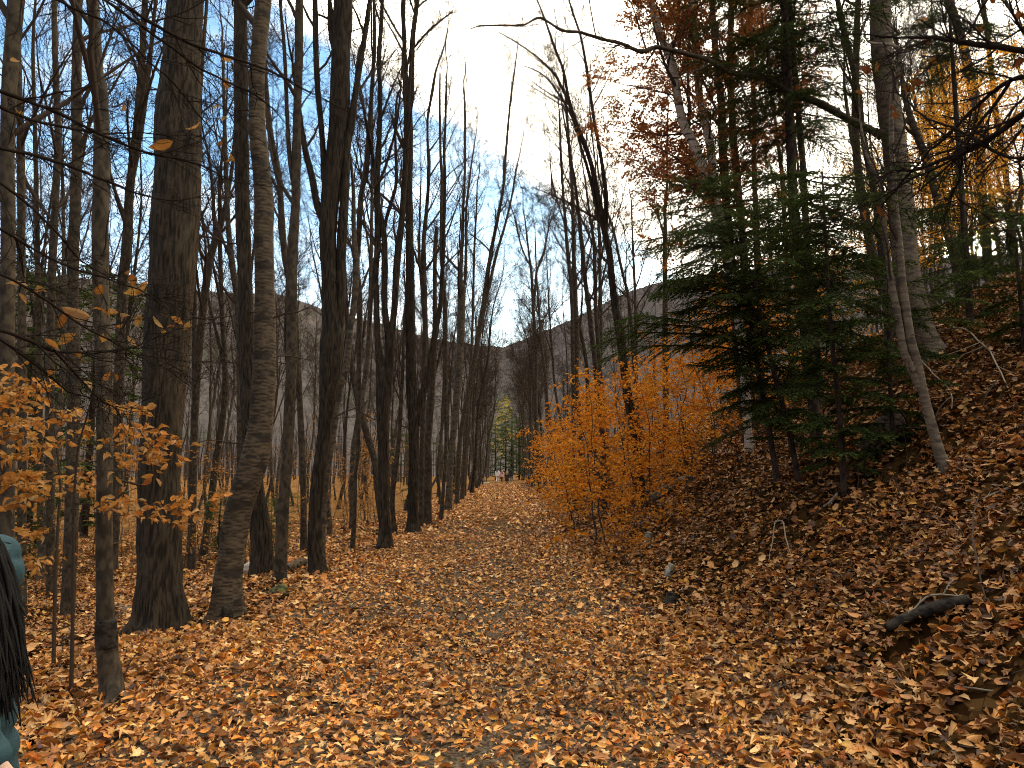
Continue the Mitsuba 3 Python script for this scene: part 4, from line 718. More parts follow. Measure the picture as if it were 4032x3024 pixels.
# ---------------------------------------------------------------- the woods further off: copies of a few kinds
rng = np.random.default_rng(33)
KINDS = 8
for k in range(KINDS):
    H, r0 = rng.uniform(14, 21), rng.uniform(.075, .14)
    z = np.array([-.4, 0, .12, .3, .5, .7, .86, 1.0]) * np.array([1, 1] + [H] * 6)
    w = np.cumsum(rng.normal(size=(8, 2)) * .22, 0) * (z[:, None] > 0)
    pts = np.column_stack([w[:, 0] + rng.uniform(-.03, .03) * z, w[:, 1], z])
    P, R, L = resample(pts, r0 * np.array([1.25, 1.15, 1, .86, .66, .45, .25, .06]), 26)
    stems = [trunk_mesh(P, R, 9, '', r0, rng)]
    Pc, Rc, _ = resample(pts, r0 * np.array([1.25, 1.15, 1, .86, .66, .45, .25, .06]), 16)
    # a fork or two low on the stem
    fk, rf = spawn(rng, Pc[None], Rc[None], 2 + k % 2, .3, .62, H * .42, 17, .5, 9, .68, .06, .02, .12)
    tw = crown(rng, Pc, Rc, H, m1=9, t0=.5, lace=True)
    for s in range(len(fk)):
        tw += crown(rng, fk[s], rf[s], H * .62, m1=6, t0=.35, lace=False)
    dd, rd = spawn(rng, Pc[None], Rc[None], 10, .08, .6, 1.3, 78, .1, 5, .1, .16, .006, .4)
    tw.append((dd, np.minimum(rd, .014), 3))
    tw = [(p, np.maximum(r, .0075), s) for p, r, s in tw]
    bm = ('bark_grey', 'bark_grey', 'bark_grey', 'bark_mottled', 'bark_furrow', 'bark_grey', 'bark_grey', 'bark_mottled')[k]
    scene[f'bare_tree_kind_{k}'] = {'type': 'shapegroup', 'trunk': mikit.ply(stems[0], bm, smooth=True), 'limbs': mikit.ply(tubes(fk, rf, 7), bm, smooth=True),
                                    'twigs': mikit.ply(join(*[tubes(p, r, s) for p, r, s in tw]), 'twig', smooth=False)}


def copy_of(name, kind, x, y, rot, s, label, cat, group, tilt=(0, 0), stuff=(), dz=0.0, sz=1.0):
    key = numbered(name)
    M = T().translate([float(x), float(y), float(ground(x, y)) + dz]).rotate([1, 0, 0], tilt[0]).rotate([0, 1, 0], tilt[1]).rotate([0, 0, 1], float(rot)).scale([s, s, s * sz])
    scene[key] = {'type': 'instance', 'to_world': M, 'group': ref(kind)}
    tag(key, label, cat, group)
    for p in stuff:
        labels[f'{key}__{p}'] = {'kind': 'stuff'}
    return key


placed = [(r[4][0][0][0], r[2]) for r in TREES]
HAND = list(placed)


def free(x, y, d):
    return all((x - a) ** 2 + (y - b) ** 2 > d * d for a, b in placed[-120:]) and all(abs(x / y - a / b) > .006 or y > b + 4 for a, b in HAND[:20])


def woods(n, xr, yr, label, group, lean=(0, 0), gap=1.3, taken=None, smin=.75, smax=1.15):
    c = 0
    for _ in range(n * 30):
        if c == n:
            break
        y = math.sqrt(rng.uniform(yr[0] ** 2, yr[1] ** 2))
        x = rng.uniform(*xr) if not callable(xr) else xr(y)
        if free(x, y, gap):
            placed.append((x, y))
            copy_of('bare_tree', f'bare_tree_kind_{rng.integers(KINDS)}', x, y, rng.uniform(0, 360), rng.uniform(smin, smax), label, 'tree', group,
                    (rng.normal() * 1.5, rng.normal() * 1.5 + rng.uniform(*lean)), ('twigs',))
            c += 1


woods(20, lambda y: -2.75 + rng.normal() * .3, (40, 108), 'bare tree in the row along the left edge of the far trail', 'bare trees in the row along the left edge of the far trail', (1, 5), 1.6)
woods(26, lambda y: 2.75 + abs(rng.normal()) * .8, (42, 112), 'bare tree close along the right edge of the far trail', 'bare trees close along the right edge of the far trail', (-5, -1), 1.6)
woods(84, lambda y: -3.6 - rng.random() ** 1.2 * .62 * y, (19, 75), 'slim bare tree deep in the woods left of the trail', 'slim bare trees deep in the woods left of the trail', (-1, 2), 1.5, smax=1.05)
woods(34, lambda y: 3.4 + rng.random() * .62 * y, (30, 80), 'slim bare tree in the woods behind the orange thicket', 'slim bare trees in the woods behind the orange thicket', (-3, 0), 1.6)
woods(24, lambda y: .5 * y + rng.random() * .28 * y, (15, 44), 'bare tree on the hillside near the low sun', 'bare trees on the hillside near the low sun', (-2, 2), 1.2, smin=.6, smax=.95)
woods(40, lambda y: rng.choice([-1, 1]) * rng.uniform(2.5, .5 * y), (80, 150), 'bare tree far down the valley beyond the walkers', 'bare trees far down the valley beyond the walkers', (-2, 2), 2.0)

# far woods across the valley floor, one grey mass
n = 1700
y = np.sqrt(rng.uniform(130 ** 2, 430 ** 2, n))
x = y * rng.uniform(-.85, .85, n)
k = (np.abs(x) > 3)
x, y = x[k], y[k]
n = len(x)
H = rng.uniform(11, 19, n)
P = np.stack([np.stack([x, y, ground(x, y) - .3], -1)] + [np.stack([x + rng.normal(size=n) * .5 * q, y, ground(x, y) + H * q], -1) for q in (.4, .75, 1)], 1)
R = rng.uniform(.1, .2, n)[:, None] * np.array([1.2, .9, .5, .1])
a, ra = spawn(rng, P, R, 6, .3, .95, H * .32, 26, .6, 3, .45, .1, .02)
b, rb = spawn(rng, a, ra, 2, .2, 1, 2.2, 34, .4, 2, .6, .15, .018)
put('far_woods', join(tubes(P, R, 4), tubes(a, ra, 3), tubes(b, rb, 3)), 'twig', smooth=False)
tag('far_woods', 'bare grey woods filling the valley floor in the distance', 'woods', kind='stuff')

# ---------------------------------------------------------------- branches of the two trees that stand just outside the frame
rng = np.random.default_rng(41)


def outside_tree(name, label, base, branches, mat, twig_mat, top):
    t = numbered(name)
    tag(t, label, 'tree')
    bx, by = base
    z0 = float(ground(bx, by))
    P, R, L = resample([(bx, by, z0 - .3), (bx, by, z0), (bx + .03, by, z0 + 2), (bx - .05, by, z0 + 4), (bx, by, z0 + top)], [.12, .11, .09, .07, .02], 90)
    put(f'{t}__trunk', trunk_mesh(P, R, 20, '', .11, rng), mat)
    for br in branches:
        q = np.array(br)
        n = max(24, 6 * len(q))
        P, R, L = resample(q[:, :3], q[:, 3], n)
        P = P + np.cumsum(rng.normal(size=P.shape) * .0035, 0) * np.linspace(0, 1, n)[:, None]
        R = R * (1 + .1 * rng.normal(size=n).clip(-1, 1.5))
        bk = put(numbered(f'{t}__branch'), tubes(P[None], R[None], 7), twig_mat)
        a, ra = spawn(rng, P[None], R[None], 15, .2, .97, min(.75, L * .28), 42, .05, 7, .5, .14, .0022, .4)
        b, rb = spawn(rng, a, ra, 5, .15, .95, .26, 42, .05, 5, .7, .2, .0016, .5)
        put(f'{bk}__twigs', join(tubes(a, ra, 4), tubes(b, rb, 3)), twig_mat)
        labels[f'{bk}__twigs'] = {'kind': 'stuff'}
    return t


def lone_leaves(t, rows, pal, dark, label=None):
    for x, y, z, r in rows:
        p = np.array([[x, y, z]])
        d = unit(rng.normal(size=(1, 3)) * [1, .6, .5] + [0, 0, -.35])
        nr = unit(rng.normal(size=(1, 3)) + [0, -.8, .5])
        M = leaf_frames(d, nr)
        s = np.array([r * 2.2])
        tpl = MAPLE if rng.random() < .5 and pal == 'rust' else BEECH
        v, f, c, _ = leaf_cloud(rng, p - M[:, 0] * s * .5, M, s, palette(rng, pal, 1) * dark, tpl)
        st = np.array([[[x, y, z], [x + .012, y + .01, z + .05], [x + rng.normal() * .03, y + .02, z + .12]]])
        sv, sf = tubes(st, np.full((1, 3), .0012), 3)
        put(numbered(f'{t}__leaf'), (np.vstack([v, sv]), np.vstack([f, sf + len(v)])), 'thin_leaf', smooth=True, color=np.vstack([c, np.full((len(sv), 3), .06)]))


t = outside_tree('overhanging_tree', 'bare branches reaching in from the left frame edge across the upper left trunks', (-2.95, 3.25), LEFT_BRANCHES, 'bark_grey', 'twig_dark', 8)
lone_leaves(t, LEFT_LEAVES, 'beech', .8)
t = outside_tree('overhanging_tree', 'black bare branches with a few curled leaves reaching in from the right frame edge', (2.95, 2.85), RIGHT_BRANCHES, 'bark_hemlock', 'twig_dark', 8)
lone_leaves(t, RIGHT_LEAVES, 'rust', .55)

# ---------------------------------------------------------------- beech saplings by the left of the trail
SAP = ['thin dark stemmed beech sapling with tan leaf sprays before the thickest trunk', 'thin beech sapling left of the banded slim tree, its leaf sprays reaching the frame edge',
       'beech sapling at the left frame edge whose leaf sprays show behind the person']
for k, st in enumerate(SAPLING_STEMS):
    t = numbered('beech_sapling')
    tag(t, SAP[k], 'sapling')
    q = np.array(st)
    q[0, 2] -= .1
    P, R, L = resample(q[:, :3], q[:, 3] * .6, 60)
    put(f'{t}__stem', tubes(P[None], R[None], 8), 'twig')
    rest = []
    for s, pts, n in SPRAYS:
        if s != k:
            continue
        q = np.array(pts)
        P, R, L = resample(q[:, :3], np.maximum(q[:, 3], .0016), 14)
        e = P[0] + 0
        put(numbered(f'{t}__branch'), tubes(P[None], R[None], 5), 'twig')
        a, ra = spawn(rng, P[None], R[None], 5, .3, .9, .24, 40, .02, 5, .7, .12, .0011, .6, flat=.75)
        rest.append((a, ra))
        for b, m, t0 in ((P[None], n - 3, .35), (a, 4, .4)):
            pos, M, size, col = leaf_spray(rng, b, m, .072, 'beech', .6, t0)
            for i in range(len(pos)):
                if COUNT.get(f'{t}__leaf', 0) >= 300:
                    break
                v, f, c, _ = leaf_cloud(rng, pos[[i]], M[[i]], size[[i]], col[[i]], DRY)
                put(numbered(f'{t}__leaf'), (v, f), 'thin_leaf', smooth=True, color=c)
    put(f'{t}__twigs', join(*[tubes(a, ra, 3) for a, ra in rest]), 'twig')
    labels[f'{t}__twigs'] = {'kind': 'stuff'}

# ---------------------------------------------------------------- leafy saplings as copies: the orange thicket, the understorey on the left, the golden trees on the hill


def leafy_kind(name, H, r0, m1, reach, size, pal, per, low=True, t0=.12, bare=False, up=.1, spread=62, mat='thin_leaf'):
    z = np.linspace(-.1, H, 9)
    w = np.cumsum(rng.normal(size=(9, 2)) * .05 * H / 3, 0) * (z[:, None] > 0)
    P, R, L = resample(np.column_stack([w, z]), np.linspace(r0, .003, 9), 18)
    a, ra = spawn(rng, P[None], R[None], m1, t0, .98, reach, spread, up, 7, .5, .1, .002, flat=.2)
    b, rb = spawn(rng, a, ra, 6, .2, 1, reach * .38, 42, .02, 5, .6, .14, .0015, flat=.7)
    g = {'type': 'shapegroup', 'stem': mikit.ply(join(tubes(P[None], R[None], 6), tubes(a, ra, 4)), 'twig', smooth=True), 'twigs': mikit.ply(tubes(b, rb, 3), 'twig', smooth=False)}
    l1, l2 = leaf_spray(rng, a, per, size, pal, .35), leaf_spray(rng, b, per, size, pal, .35, .05)
    pos, M, sz, col = (np.concatenate(z) for z in zip(l1, l2))
    if bare:
        k = rng.random(len(pos)) < bare
        pos, M, sz, col = pos[k], M[k], sz[k], col[k]
    v, f, c, _ = leaf_cloud(rng, pos, M, sz, col, BEECH_LOW if low else BEECH)
    g['leaves'] = mikit.ply((v, f), mat, smooth=False, color=c)
    scene[name] = g


for k in range(4):
    leafy_kind(f'thicket_kind_{k}', rng.uniform(2.7, 3.8), .018, 22, 1.35, .1, 'thicket', 6, low=False, up=-.05, spread=78, bare=.62)
    leafy_kind(f'understorey_kind_{k}', rng.uniform(2.2, 4.2), .014, 16, .9, .085, 'beech', 6, bare=.35 if k < 2 else .12)
for k in range(3):
    leafy_kind(f'golden_kind_{k}', rng.uniform(6, 8), .05, 30, 2.0, .1, 'gold', 7, t0=.2)
leafy_kind('yellow_kind', 13, .12, 30, 3.2, .32, 'yellow', 6, t0=.3)
TH = [(2.1, 11.6), (2.0, 12.6), (2.8, 12.3), (2.3, 13.4), (3.3, 13.9), (2.9, 15.0), (4.2, 15.4), (1.9, 16.2), (2.6, 17.0), (3.6, 17.2), (4.8, 17.6), (5.6, 18.6), (1.75, 19.3), (2.7, 19.8), (3.9, 20.4), (5.1, 21.0),
      (6.3, 21.6), (2.0, 22.6), (3.2, 23.6), (4.5, 24.6), (6.0, 25.6), (7.4, 25.0), (2.2, 26.6), (3.7, 28.6), (5.3, 30), (2.3, 31.5), (3.1, 36), (2.5, 41), (2.8, 50), (3.4, 44), (3.0, 16.3), (4.0, 16.4), (3.3, 18.6), (2.2, 18.2), (2.9, 21.5), (2.0, 15.0), (1.9, 20.6), (2.4, 24.5), (5.4, 16.2), (6.2, 18.0), (7.0, 20.0), (6.9, 16.8), (7.8, 18.4), (8.4, 22)]
for k, (x, y) in enumerate(TH):
    front = k < 11
    lab = 'orange leaved beech sapling at the near end of the thicket beside the trail' if front else ('orange leaved beech sapling in the middle of the thicket' if k < 22 else 'orange leaved beech sapling at the far end of the thicket')
    s = (.36 if k < 3 else .6 if k in (3, 4) else .8 if k < 7 else 1.0) * rng.uniform(.9, 1.15) * (1 if x > 1.95 else .8)
    copy_of('beech_sapling', f'thicket_kind_{k % 4}', x, y, rng.uniform(0, 360), s, lab, 'sapling', lab.replace('sapling', 'saplings'), (rng.normal() * 4, rng.normal() * 4 - 4), ('leaves', 'twigs'))
for k in range(80):
    y = math.sqrt(rng.uniform(11.5 ** 2, 40 ** 2))
    x = -3.7 - rng.random() ** 1.3 * .56 * y
    copy_of('beech_sapling', f'understorey_kind_{rng.integers(4)}', x, y, rng.uniform(0, 360), rng.uniform(.6, 1.1), 'thin beech sapling with sparse tan leaves in the woods left of the trail', 'sapling',
            'thin beech saplings with sparse tan leaves in the woods left of the trail', (rng.normal() * 4, rng.normal() * 4), ('leaves', 'twigs'))
for k in range(16):
    y = rng.uniform(45, 105)
    x = rng.choice([-1, 1]) * rng.uniform(3.2, 6)
    copy_of('beech_sapling', f'understorey_kind_{rng.integers(2)}', x, y, rng.uniform(0, 360), rng.uniform(.7, 1.2), 'small beech sapling beside the far trail', 'sapling', 'small beech saplings beside the far trail', (0, 0), ('leaves', 'twigs'))
for x, y, s in ((9.7, 16, .8), (10.6, 17, .9), (12.0, 19, 1.0), (11.2, 18.4, .95), (13.4, 21.5, 1.1), (14.6, 22, 1.0), (15.6, 25, 1.15), (12.8, 23, 1.0), (10.6, 20.5, .8), (17, 26, 1.1), (13.2, 25.5, 1.0), (11.0, 15.8, .8), (12.4, 17.6, .9), (14, 28, 1.1)):
    copy_of('golden_tree', f'golden_kind_{rng.integers(3)}', x, y, rng.uniform(0, 360), s, 'small tree of golden backlit leaves on the hillside at right', 'tree', 'small trees of golden backlit leaves on the hillside at right', (rng.normal() * 2, rng.normal() * 2), ('leaves', 'twigs'))
copy_of('yellow_tree', 'yellow_kind', -.4, 150, 0, 1.15, 'yellow green tree standing above the dark evergreens where the trail ends', 'tree', None, (0, 0), ('leaves', 'twigs'))



def ordinals(group, fmt, order):
    """Tell the members of a group apart by their order, when nothing else does."""
    w = 'first second third fourth fifth sixth seventh eighth ninth tenth eleventh twelfth thirteenth fourteenth fifteenth sixteenth seventeenth eighteenth nineteenth twentieth'.split()
    ks = [k for k, v in labels.items() if v.get('group') == group]
    at = {k: np.array(scene[k]['to_world'].matrix, float)[:2, 3] for k in ks}
    for i, k in enumerate(sorted(ks, key=lambda k: order(*at[k]))):
        labels[k]['label'] = fmt.format(w[i] if i < 20 else 'twenty ' + w[i - 20])


left_right = lambda x, y: x / y
ordinals('orange leaved beech saplings at the near end of the thicket beside the trail', '{} orange sapling from the left among those at the near end of the thicket', left_right)
ordinals('orange leaved beech saplings in the middle of the thicket', '{} orange sapling from the left among those in the middle of the thicket', left_right)
ordinals('orange leaved beech saplings at the far end of the thicket', '{} orange sapling from the left among those at the far end of the thicket', left_right)
ordinals('small trees of golden backlit leaves on the hillside at right', '{} small tree from the left among the golden backlit trees on the hillside', left_right)
ordinals('bare trees close along the right edge of the far trail', '{} nearest bare tree close along the right edge of the far trail', lambda x, y: y)
ordinals('bare trees in the row along the left edge of the far trail', '{} nearest bare tree in the row along the left edge of the far trail', lambda x, y: y)
ordinals('bare trees on the hillside near the low sun', '{} bare tree from the left among those on the hillside near the low sun', left_right)

# ---------------------------------------------------------------- hemlocks
rng = np.random.default_rng(57)


def boughs(rng, P, R, m, t0, t1, length, droop, lat=46, card=.036, wide=.016, tone=1.0, dense=.0075):
    """Flat feathery boughs: axis, side shoots, and needle tips as small triangles. Returns (wood tubes, vertices, faces, colours)."""
    K = m
    t = t0 + (t1 - t0) * (np.arange(m) + rng.random(m)) / m
    x = np.minimum(t, .999) * (len(P) - 1)
    i = x.astype(int)
    base = P[i] * (1 - (x - i)[:, None]) + P[i + 1] * (x - i)[:, None]
    az = np.arange(m) * 2.4 + rng.normal(size=m) * .4
    d = np.stack([np.cos(az), np.sin(az), rng.uniform(-.1, .35, m)], -1)
    Lb = length(t) * rng.uniform(.7, 1.15, m)
    n = 9
    A, p, dd = [base], base, unit(d)
    for s in range(n - 1):
        dd = unit(dd + np.array([0, 0, -droop]) / n + rng.normal(size=dd.shape) * .05)
        p = p + dd * (Lb / (n - 1))[:, None]
        A.append(p)
    A = np.stack(A, 1)
    return boughs_on(rng, A, Lb, lat, card, wide, tone, dense)


def boughs_on(rng, A, Lb, lat=46, card=.036, wide=.016, tone=1.0, dense=.0075):
    m, n, _ = A.shape
    ra = np.maximum(Lb[:, None] * .008, .004) * np.linspace(1, .25, n)
    u = .12 + .88 * (np.arange(lat) + rng.random((m, lat)) * .6) / lat
    xx = np.minimum(u, .999) * (n - 1)
    ii = xx.astype(int)
    k = np.arange(m)[:, None]
    fr = (xx - ii)[..., None]
    b0 = A[k, ii] * (1 - fr) + A[k, ii + 1] * fr
    tan = unit(A[k, ii + 1] - A[k, ii])
    side = unit(np.cross(tan, [0, 0, 1.0]))
    sg = np.where(np.arange(lat) % 2, 1.0, -1.0)[None, :, None]
    ld = unit(tan * rng.uniform(.7, 1.3, u.shape)[..., None] + side * sg + rng.normal(size=tan.shape) * .28 + np.array([0, 0, -.2]))
    ll = Lb[:, None] ** .7 * (.08 + .22 * np.sin(np.clip(u, 0, 1) * np.pi) ** .8) * rng.uniform(.6, 1.15, u.shape)
    q = np.linspace(0, 1, 4)
    B = b0[:, :, None] + ld[:, :, None] * (ll[..., None, None] * q[:, None]) + np.array([0, 0, -.12]) * (ll[..., None, None] * (q ** 2)[:, None])
    B = B.reshape(-1, 4, 3)
    lf = ll.reshape(-1)
    wood = [(A, ra, 5), (B[:, [0, 3]], np.full((len(B), 2), .0018), 3)]
    # needle tips along every shoot
    c = np.maximum((lf / dense).astype(int), 3)
    own = np.repeat(np.arange(len(B)), c)
    s = rng.random(len(own))
    x3 = np.minimum(s, .999) * 3
    j = x3.astype(int)
    p = B[own, j] * (1 - (x3 - j)[:, None]) + B[own, j + 1] * (x3 - j)[:, None]
    td = unit(B[own, 3] - B[own, 0])
    sd = unit(np.cross(td, [0, 0, 1.0]))
    g = rng.choice([-1.0, 1.0], len(own))[:, None]
    nd = unit(td * .8 + sd * g * rng.uniform(.4, 1.1, (len(own), 1)) + rng.normal(size=p.shape) * .22)
    up = unit(np.array([0, 0, 1.0]) + rng.normal(size=p.shape) * .35)
    wv = unit(np.cross(nd, up))
    cl = card * rng.uniform(.6, 1.25, (len(own), 1))
    v = np.stack([p + wv * wide * .5, p - wv * wide * .5, p + nd * cl], 1).reshape(-1, 3)
    f = np.arange(len(v)).reshape(-1, 3)
    col = np.array([.06, .09, .026]) * tone * rng.uniform(.55, 1.5, (len(own), 1)) * rng.uniform(.9, 1.1, (len(own), 3))
    tip = (s > .8)[:, None]
    col = np.where(tip, col * np.array([1.5, 1.35, 1.1]), col)
    return wood, v, f, np.repeat(col, 3, 0)


def hemlock(label, pts, rad, zones, extra=None, tone=1.0, **kw):
    t = numbered('hemlock')
    tag(t, label, 'tree')
    pts = np.array(pts, float)
    pts[0, 2] -= .2
    P, R, L = resample(pts, rad, 80)
    put(f'{t}__trunk', trunk_mesh(P, R, 12, '', rad[0] * .8, rng), 'bark_hemlock')
    wood, V, F, C, at = [], [], [], [], 0
    parts = [boughs(rng, P, R, m, a, b, ln, dr_, tone=tone, **kw) for m, a, b, ln, dr_ in zones]
    if extra is not None:
        parts.append(boughs_on(rng, np.stack([resample(e, np.ones(len(e)), 9)[0] for e in extra]), np.array([resample(e, np.ones(len(e)), 9)[2] for e in extra]), 90, .036, .016, tone, .0075))
    for w, v, f, c in parts:
        wood += w
        V.append(v), F.append(f + at), C.append(c)
        at += len(v)
    put(f'{t}__boughs', join(*[tubes(p, r, s) for p, r, s in wood]), 'bark_hemlock')
    put(f'{t}__needles', (np.vstack(V), np.vstack(F)), 'needle', smooth=False, color=np.vstack(C))
    labels[f'{t}__boughs'] = {'kind': 'stuff'}
    labels[f'{t}__needles'] = {'kind': 'stuff'}
    return t


def cone(lo, hi):
    return lambda t: hi + (lo - hi) * t


g = lambda x, y: float(ground(x, y))
hemlock('hemlock with a thin bare lower stem whose long bough reaches left over the thicket', [(4.23, 11.8, g(4.23, 11.8)), (4.1, 11.8, 2.3), (3.95, 11.8, 3.4), (3.85, 11.8, 4.6), (3.8, 11.8, 6.2)],
        [.05, .045, .04, .032, .008], [(78, .2, .98, cone(2.1, .5), .45)],
        [[(4.0, 11.8, 3.45), (3.2, 11.75, 3.72), (2.2, 11.7, 3.75), (1.4, 11.65, 3.52)], [(4.0, 11.8, 3.5), (3.2, 11.6, 3.78), (2.2, 11.5, 3.85), (1.55, 11.4, 3.68)],
         [(4.0, 11.8, 3.4), (3.1, 12.0, 3.6), (2.2, 12.1, 3.6), (1.6, 12.2, 3.4)], [(3.2, 11.7, 3.72), (2.6, 11.4, 3.9), (2.1, 11.2, 3.9), (1.7, 11.0, 3.8)],
         [(3.95, 11.8, 4.1), (3.1, 11.6, 4.4), (2.7, 11.5, 4.4), (2.3, 11.4, 4.25)], [(3.9, 11.8, 4.5), (3.2, 11.9, 4.7), (2.7, 12, 4.65), (2.4, 12, 4.4)],
         [(3.85, 11.8, 5.0), (3.3, 11.6, 5.4), (3.0, 11.5, 5.4), (2.7, 11.4, 5.2)], [(3.85, 11.8, 5.5), (3.5, 11.4, 5.8), (3.2, 11.2, 5.9), (2.95, 11.1, 5.8)],
         [(3.95, 11.8, 4.2), (3.3, 11.3, 4.4), (2.8, 11.0, 4.4), (2.4, 10.8, 4.2)], [(3.85, 11.8, 6.0), (3.5, 11.7, 6.2), (3.3, 11.6, 6.2), (3.1, 11.6, 6.0)]])
hemlock('slender hemlock close right of the one with the long left bough', [(4.29, 11.1, g(4.29, 11.1)), (4.15, 11.1, 2.2), (3.9, 11.1, 3.4), (3.75, 11.1, 4.4), (3.75, 11.1, 5.5)],
        [.045, .04, .033, .02, .006], [(66, .16, .98, cone(1.7, .4), .45)])
hemlock('young hemlock with a straight black stem in front of the rotten log', [(4.03, 9.1, g(4.03, 9.1)), (4.02, 9.1, 2.2), (3.97, 9.1, 3.2), (3.95, 9.1, 4.3), (3.95, 9.1, 5.4)],
        [.04, .034, .028, .02, .005], [(76, .12, .98, cone(1.4, .35), .4)])
hemlock('tall hemlock on the hillside with dark greenery hanging at the top of the frame', [(5.35, 13, g(5.35, 13)), (5.2, 13, 4.5), (5.1, 13, 7), (5.1, 13, 9.4), (5.1, 13, 15)],
        [.1, .09, .08, .07, .015], [(26, .16, .32, cone(2.0, 1.6), .45), (80, .42, .68, cone(1.9, 1.5), .45), (30, .68, .98, cone(1.9, .6), .45)])
hemlock('hemlock sapling low on the slope left of the slim pale birch', [(4.9, 9.6, g(4.9, 9.6)), (4.9, 9.6, 2.8), (4.92, 9.6, 3.4), (4.95, 9.6, 4.2)], [.03, .025, .018, .004], [(34, .08, .98, cone(1.15, .3), .3)])
hemlock('low hemlock sapling on the hillside behind the black branches at right', [(7.2, 10.4, g(7.2, 10.4)), (7.2, 10.4, 4.0), (7.2, 10.4, 4.5), (7.2, 10.4, 5.2)], [.03, .025, .02, .004], [(30, .1, .98, cone(1.2, .3), .4)])
hemlock('hemlock bough cluster high at the right, behind the black branches', [(8.6, 13.8, g(8.6, 13.8)), (8.6, 13.8, 5.5), (8.6, 13.8, 7), (8.6, 13.8, 9), (8.6, 13.8, 11)], [.07, .06, .05, .04, .01], [(30, .1, .4, cone(1.5, 1.3), .5), (20, .7, .98, cone(1.4, .4), .4)])

w, v, f, c = [], [], [], []
P, R, L = resample([(0, 0, -.1), (.02, 0, 1.5), (0, .02, 3), (0, 0, 4.2)], [.06, .05, .03, .006], 40)
w, v, f, c = boughs(rng, P, R, 46, .06, .98, cone(1.5, .25), .3, lat=18, card=.14, wide=.05, dense=.06, tone=1.0)
scene['evergreen_kind'] = {'type': 'shapegroup', 'trunk': mikit.ply(tubes(P[None], R[None], 7), 'bark_hemlock', smooth=True), 'boughs': mikit.ply(join(*[tubes(p, r, s) for p, r, s in w]), 'bark_hemlock'),
                           'needles': mikit.ply((v, f), 'needle', color=c)}
for x, y, s, lab in ((.5, 116, 2.3, 'tall dark evergreen where the trail ends, left of its neighbours'), (2.6, 119, 2.5, 'tall dark evergreen where the trail ends, behind the walker in black'), (1.6, 126, 2.9, 'tallest dark evergreen closing the end of the trail'),
                     (4.3, 122, 2.2, 'dark evergreen right of the others at the trail end'), (-1.1, 124, 2.2, 'dark evergreen at the left of the trail end'), (-3.7, 33, .9, 'small green hemlock between trunks of the left row, halfway to the walkers'),
                     (-3.6, 58, .95, 'small hemlock beside the far left edge of the trail'), (-14.5, 24, 2.3, 'big green conifer deep in the woods behind the far left trunks'), (-16.5, 31, 2.6, 'big conifer behind the thin pole in the left woods'), (-12.0, 20, .7, 'low evergreen at the left frame edge behind the tan leaf sprays'),
                     (-8.3, 23, .5, 'very small evergreen behind the foot of the shaggy birch'), (-4.9, 17.5, .35, 'small evergreen shoot between the double trunk and its neighbours'), (-6.3, 21, .4, 'small evergreen shoot behind the ridged forked tree')):
    copy_of('evergreen', 'evergreen_kind', x, y, rng.uniform(0, 360), s, lab, 'tree', None, (0, 0), ('boughs', 'needles'))
# ---------------------------------------------------------------- logs, stumps and sticks
rng = np.random.default_rng(71)
WOOD = {'white': 'white_wood', 'brown': 'rotten_wood', 'grey': 'grey_wood', 'black': 'black_wood', 'moss': 'moss_wood'}


def capped(P, R, sides, lump):
    v, f = trunk_mesh(P, R, sides, '', 0, rng)
    v = v + (fbm(v * 9, 3, seed=3)[:, None] - .5) * lump * unit(v - P.mean(0))
    k = np.arange(sides)
    return np.vstack([v, P[:1]]), np.vstack([f, np.stack([(k + 1) % sides, k, k * 0 + len(v)], 1)])


for label, pts, mat in LOGS:
    q = np.array(pts)
    P, R, L = resample(q[:, :3], q[:, 3], 40)
    P[:, 2] += R * .15
    if mat == 'black':
        P[:, 2] = ground(P[:, 0], P[:, 1]) + .02
        R = R * .8
    t = numbered('fallen_log')
    put(f'{t}__bark', capped(P, R, 18, .04), WOOD[mat])
    d = unit(P[-1] - P[-2])
    disc = trimesh.creation.cylinder(R[-1] * .8, .012, sections=18)
    disc.apply_transform(trimesh.geometry.align_vectors([0, 0, 1], d))
    put(f'{t}__cut_end', (disc.vertices + P[-1] + d * (R[-1] * .3), disc.faces), 'rotten_wood', smooth=False)
    tag(t, label, 'log')
for label, (x, y, z, r), mat in STUMPS:
    z = float(ground(x, y))
    hgt = r * (.75 if mat == 'moss' else 1.6)
    P, R, L = resample([(x, y, z - .08), (x, y, z), (x + .01, y, z + hgt * .5), (x + .02, y, z + hgt)], [r * 1.3, r * 1.25, r * .95, r * (.45 if mat == 'moss' else .8)], 22)
    t = numbered('stump')
    put(f'{t}__wood', capped(P, R, 22, .05), WOOD[mat])
    if mat == 'black':
        bowl = trimesh.creation.icosphere(3, r * .62)
        put(f'{t}__hollow', (bowl.vertices * [1, .8, 1] + [x, y - r * .62, z + hgt * .42], bowl.faces), 'black_wood')
    tag(t, label, 'stump')
for label, pts in STICKS:
    q = np.array(pts)
    P, R, L = resample(q[:, :3], np.maximum(q[:, 3], .003), 30)
    P = P + np.cumsum(rng.normal(size=P.shape) * .003, 0)
    P[:, 2] = np.maximum(P[:, 2], ground(P[:, 0], P[:, 1]) + .015)
    pale = any(w in label for w in ('pale', 'white', 'dry', 'grey'))
    mat = 'moss_wood' if 'mossy' in label else ('twig_pale' if pale else 'twig')
    t = numbered('fallen_branch')
    put(f'{t}__stick', tubes(P[None], R[None], 7), mat)
    a, ra = spawn(rng, P[None], R[None], 3, .3, .9, L * .18, 40, 0, 5, .6, .15, .002, .5, flat=.6)
    a[..., 2] = np.maximum(a[..., 2], ground(a[..., 0], a[..., 1]) + .012)
    put(f'{t}__twigs', tubes(a, ra, 4), mat)
    tag(t, label, 'branch')
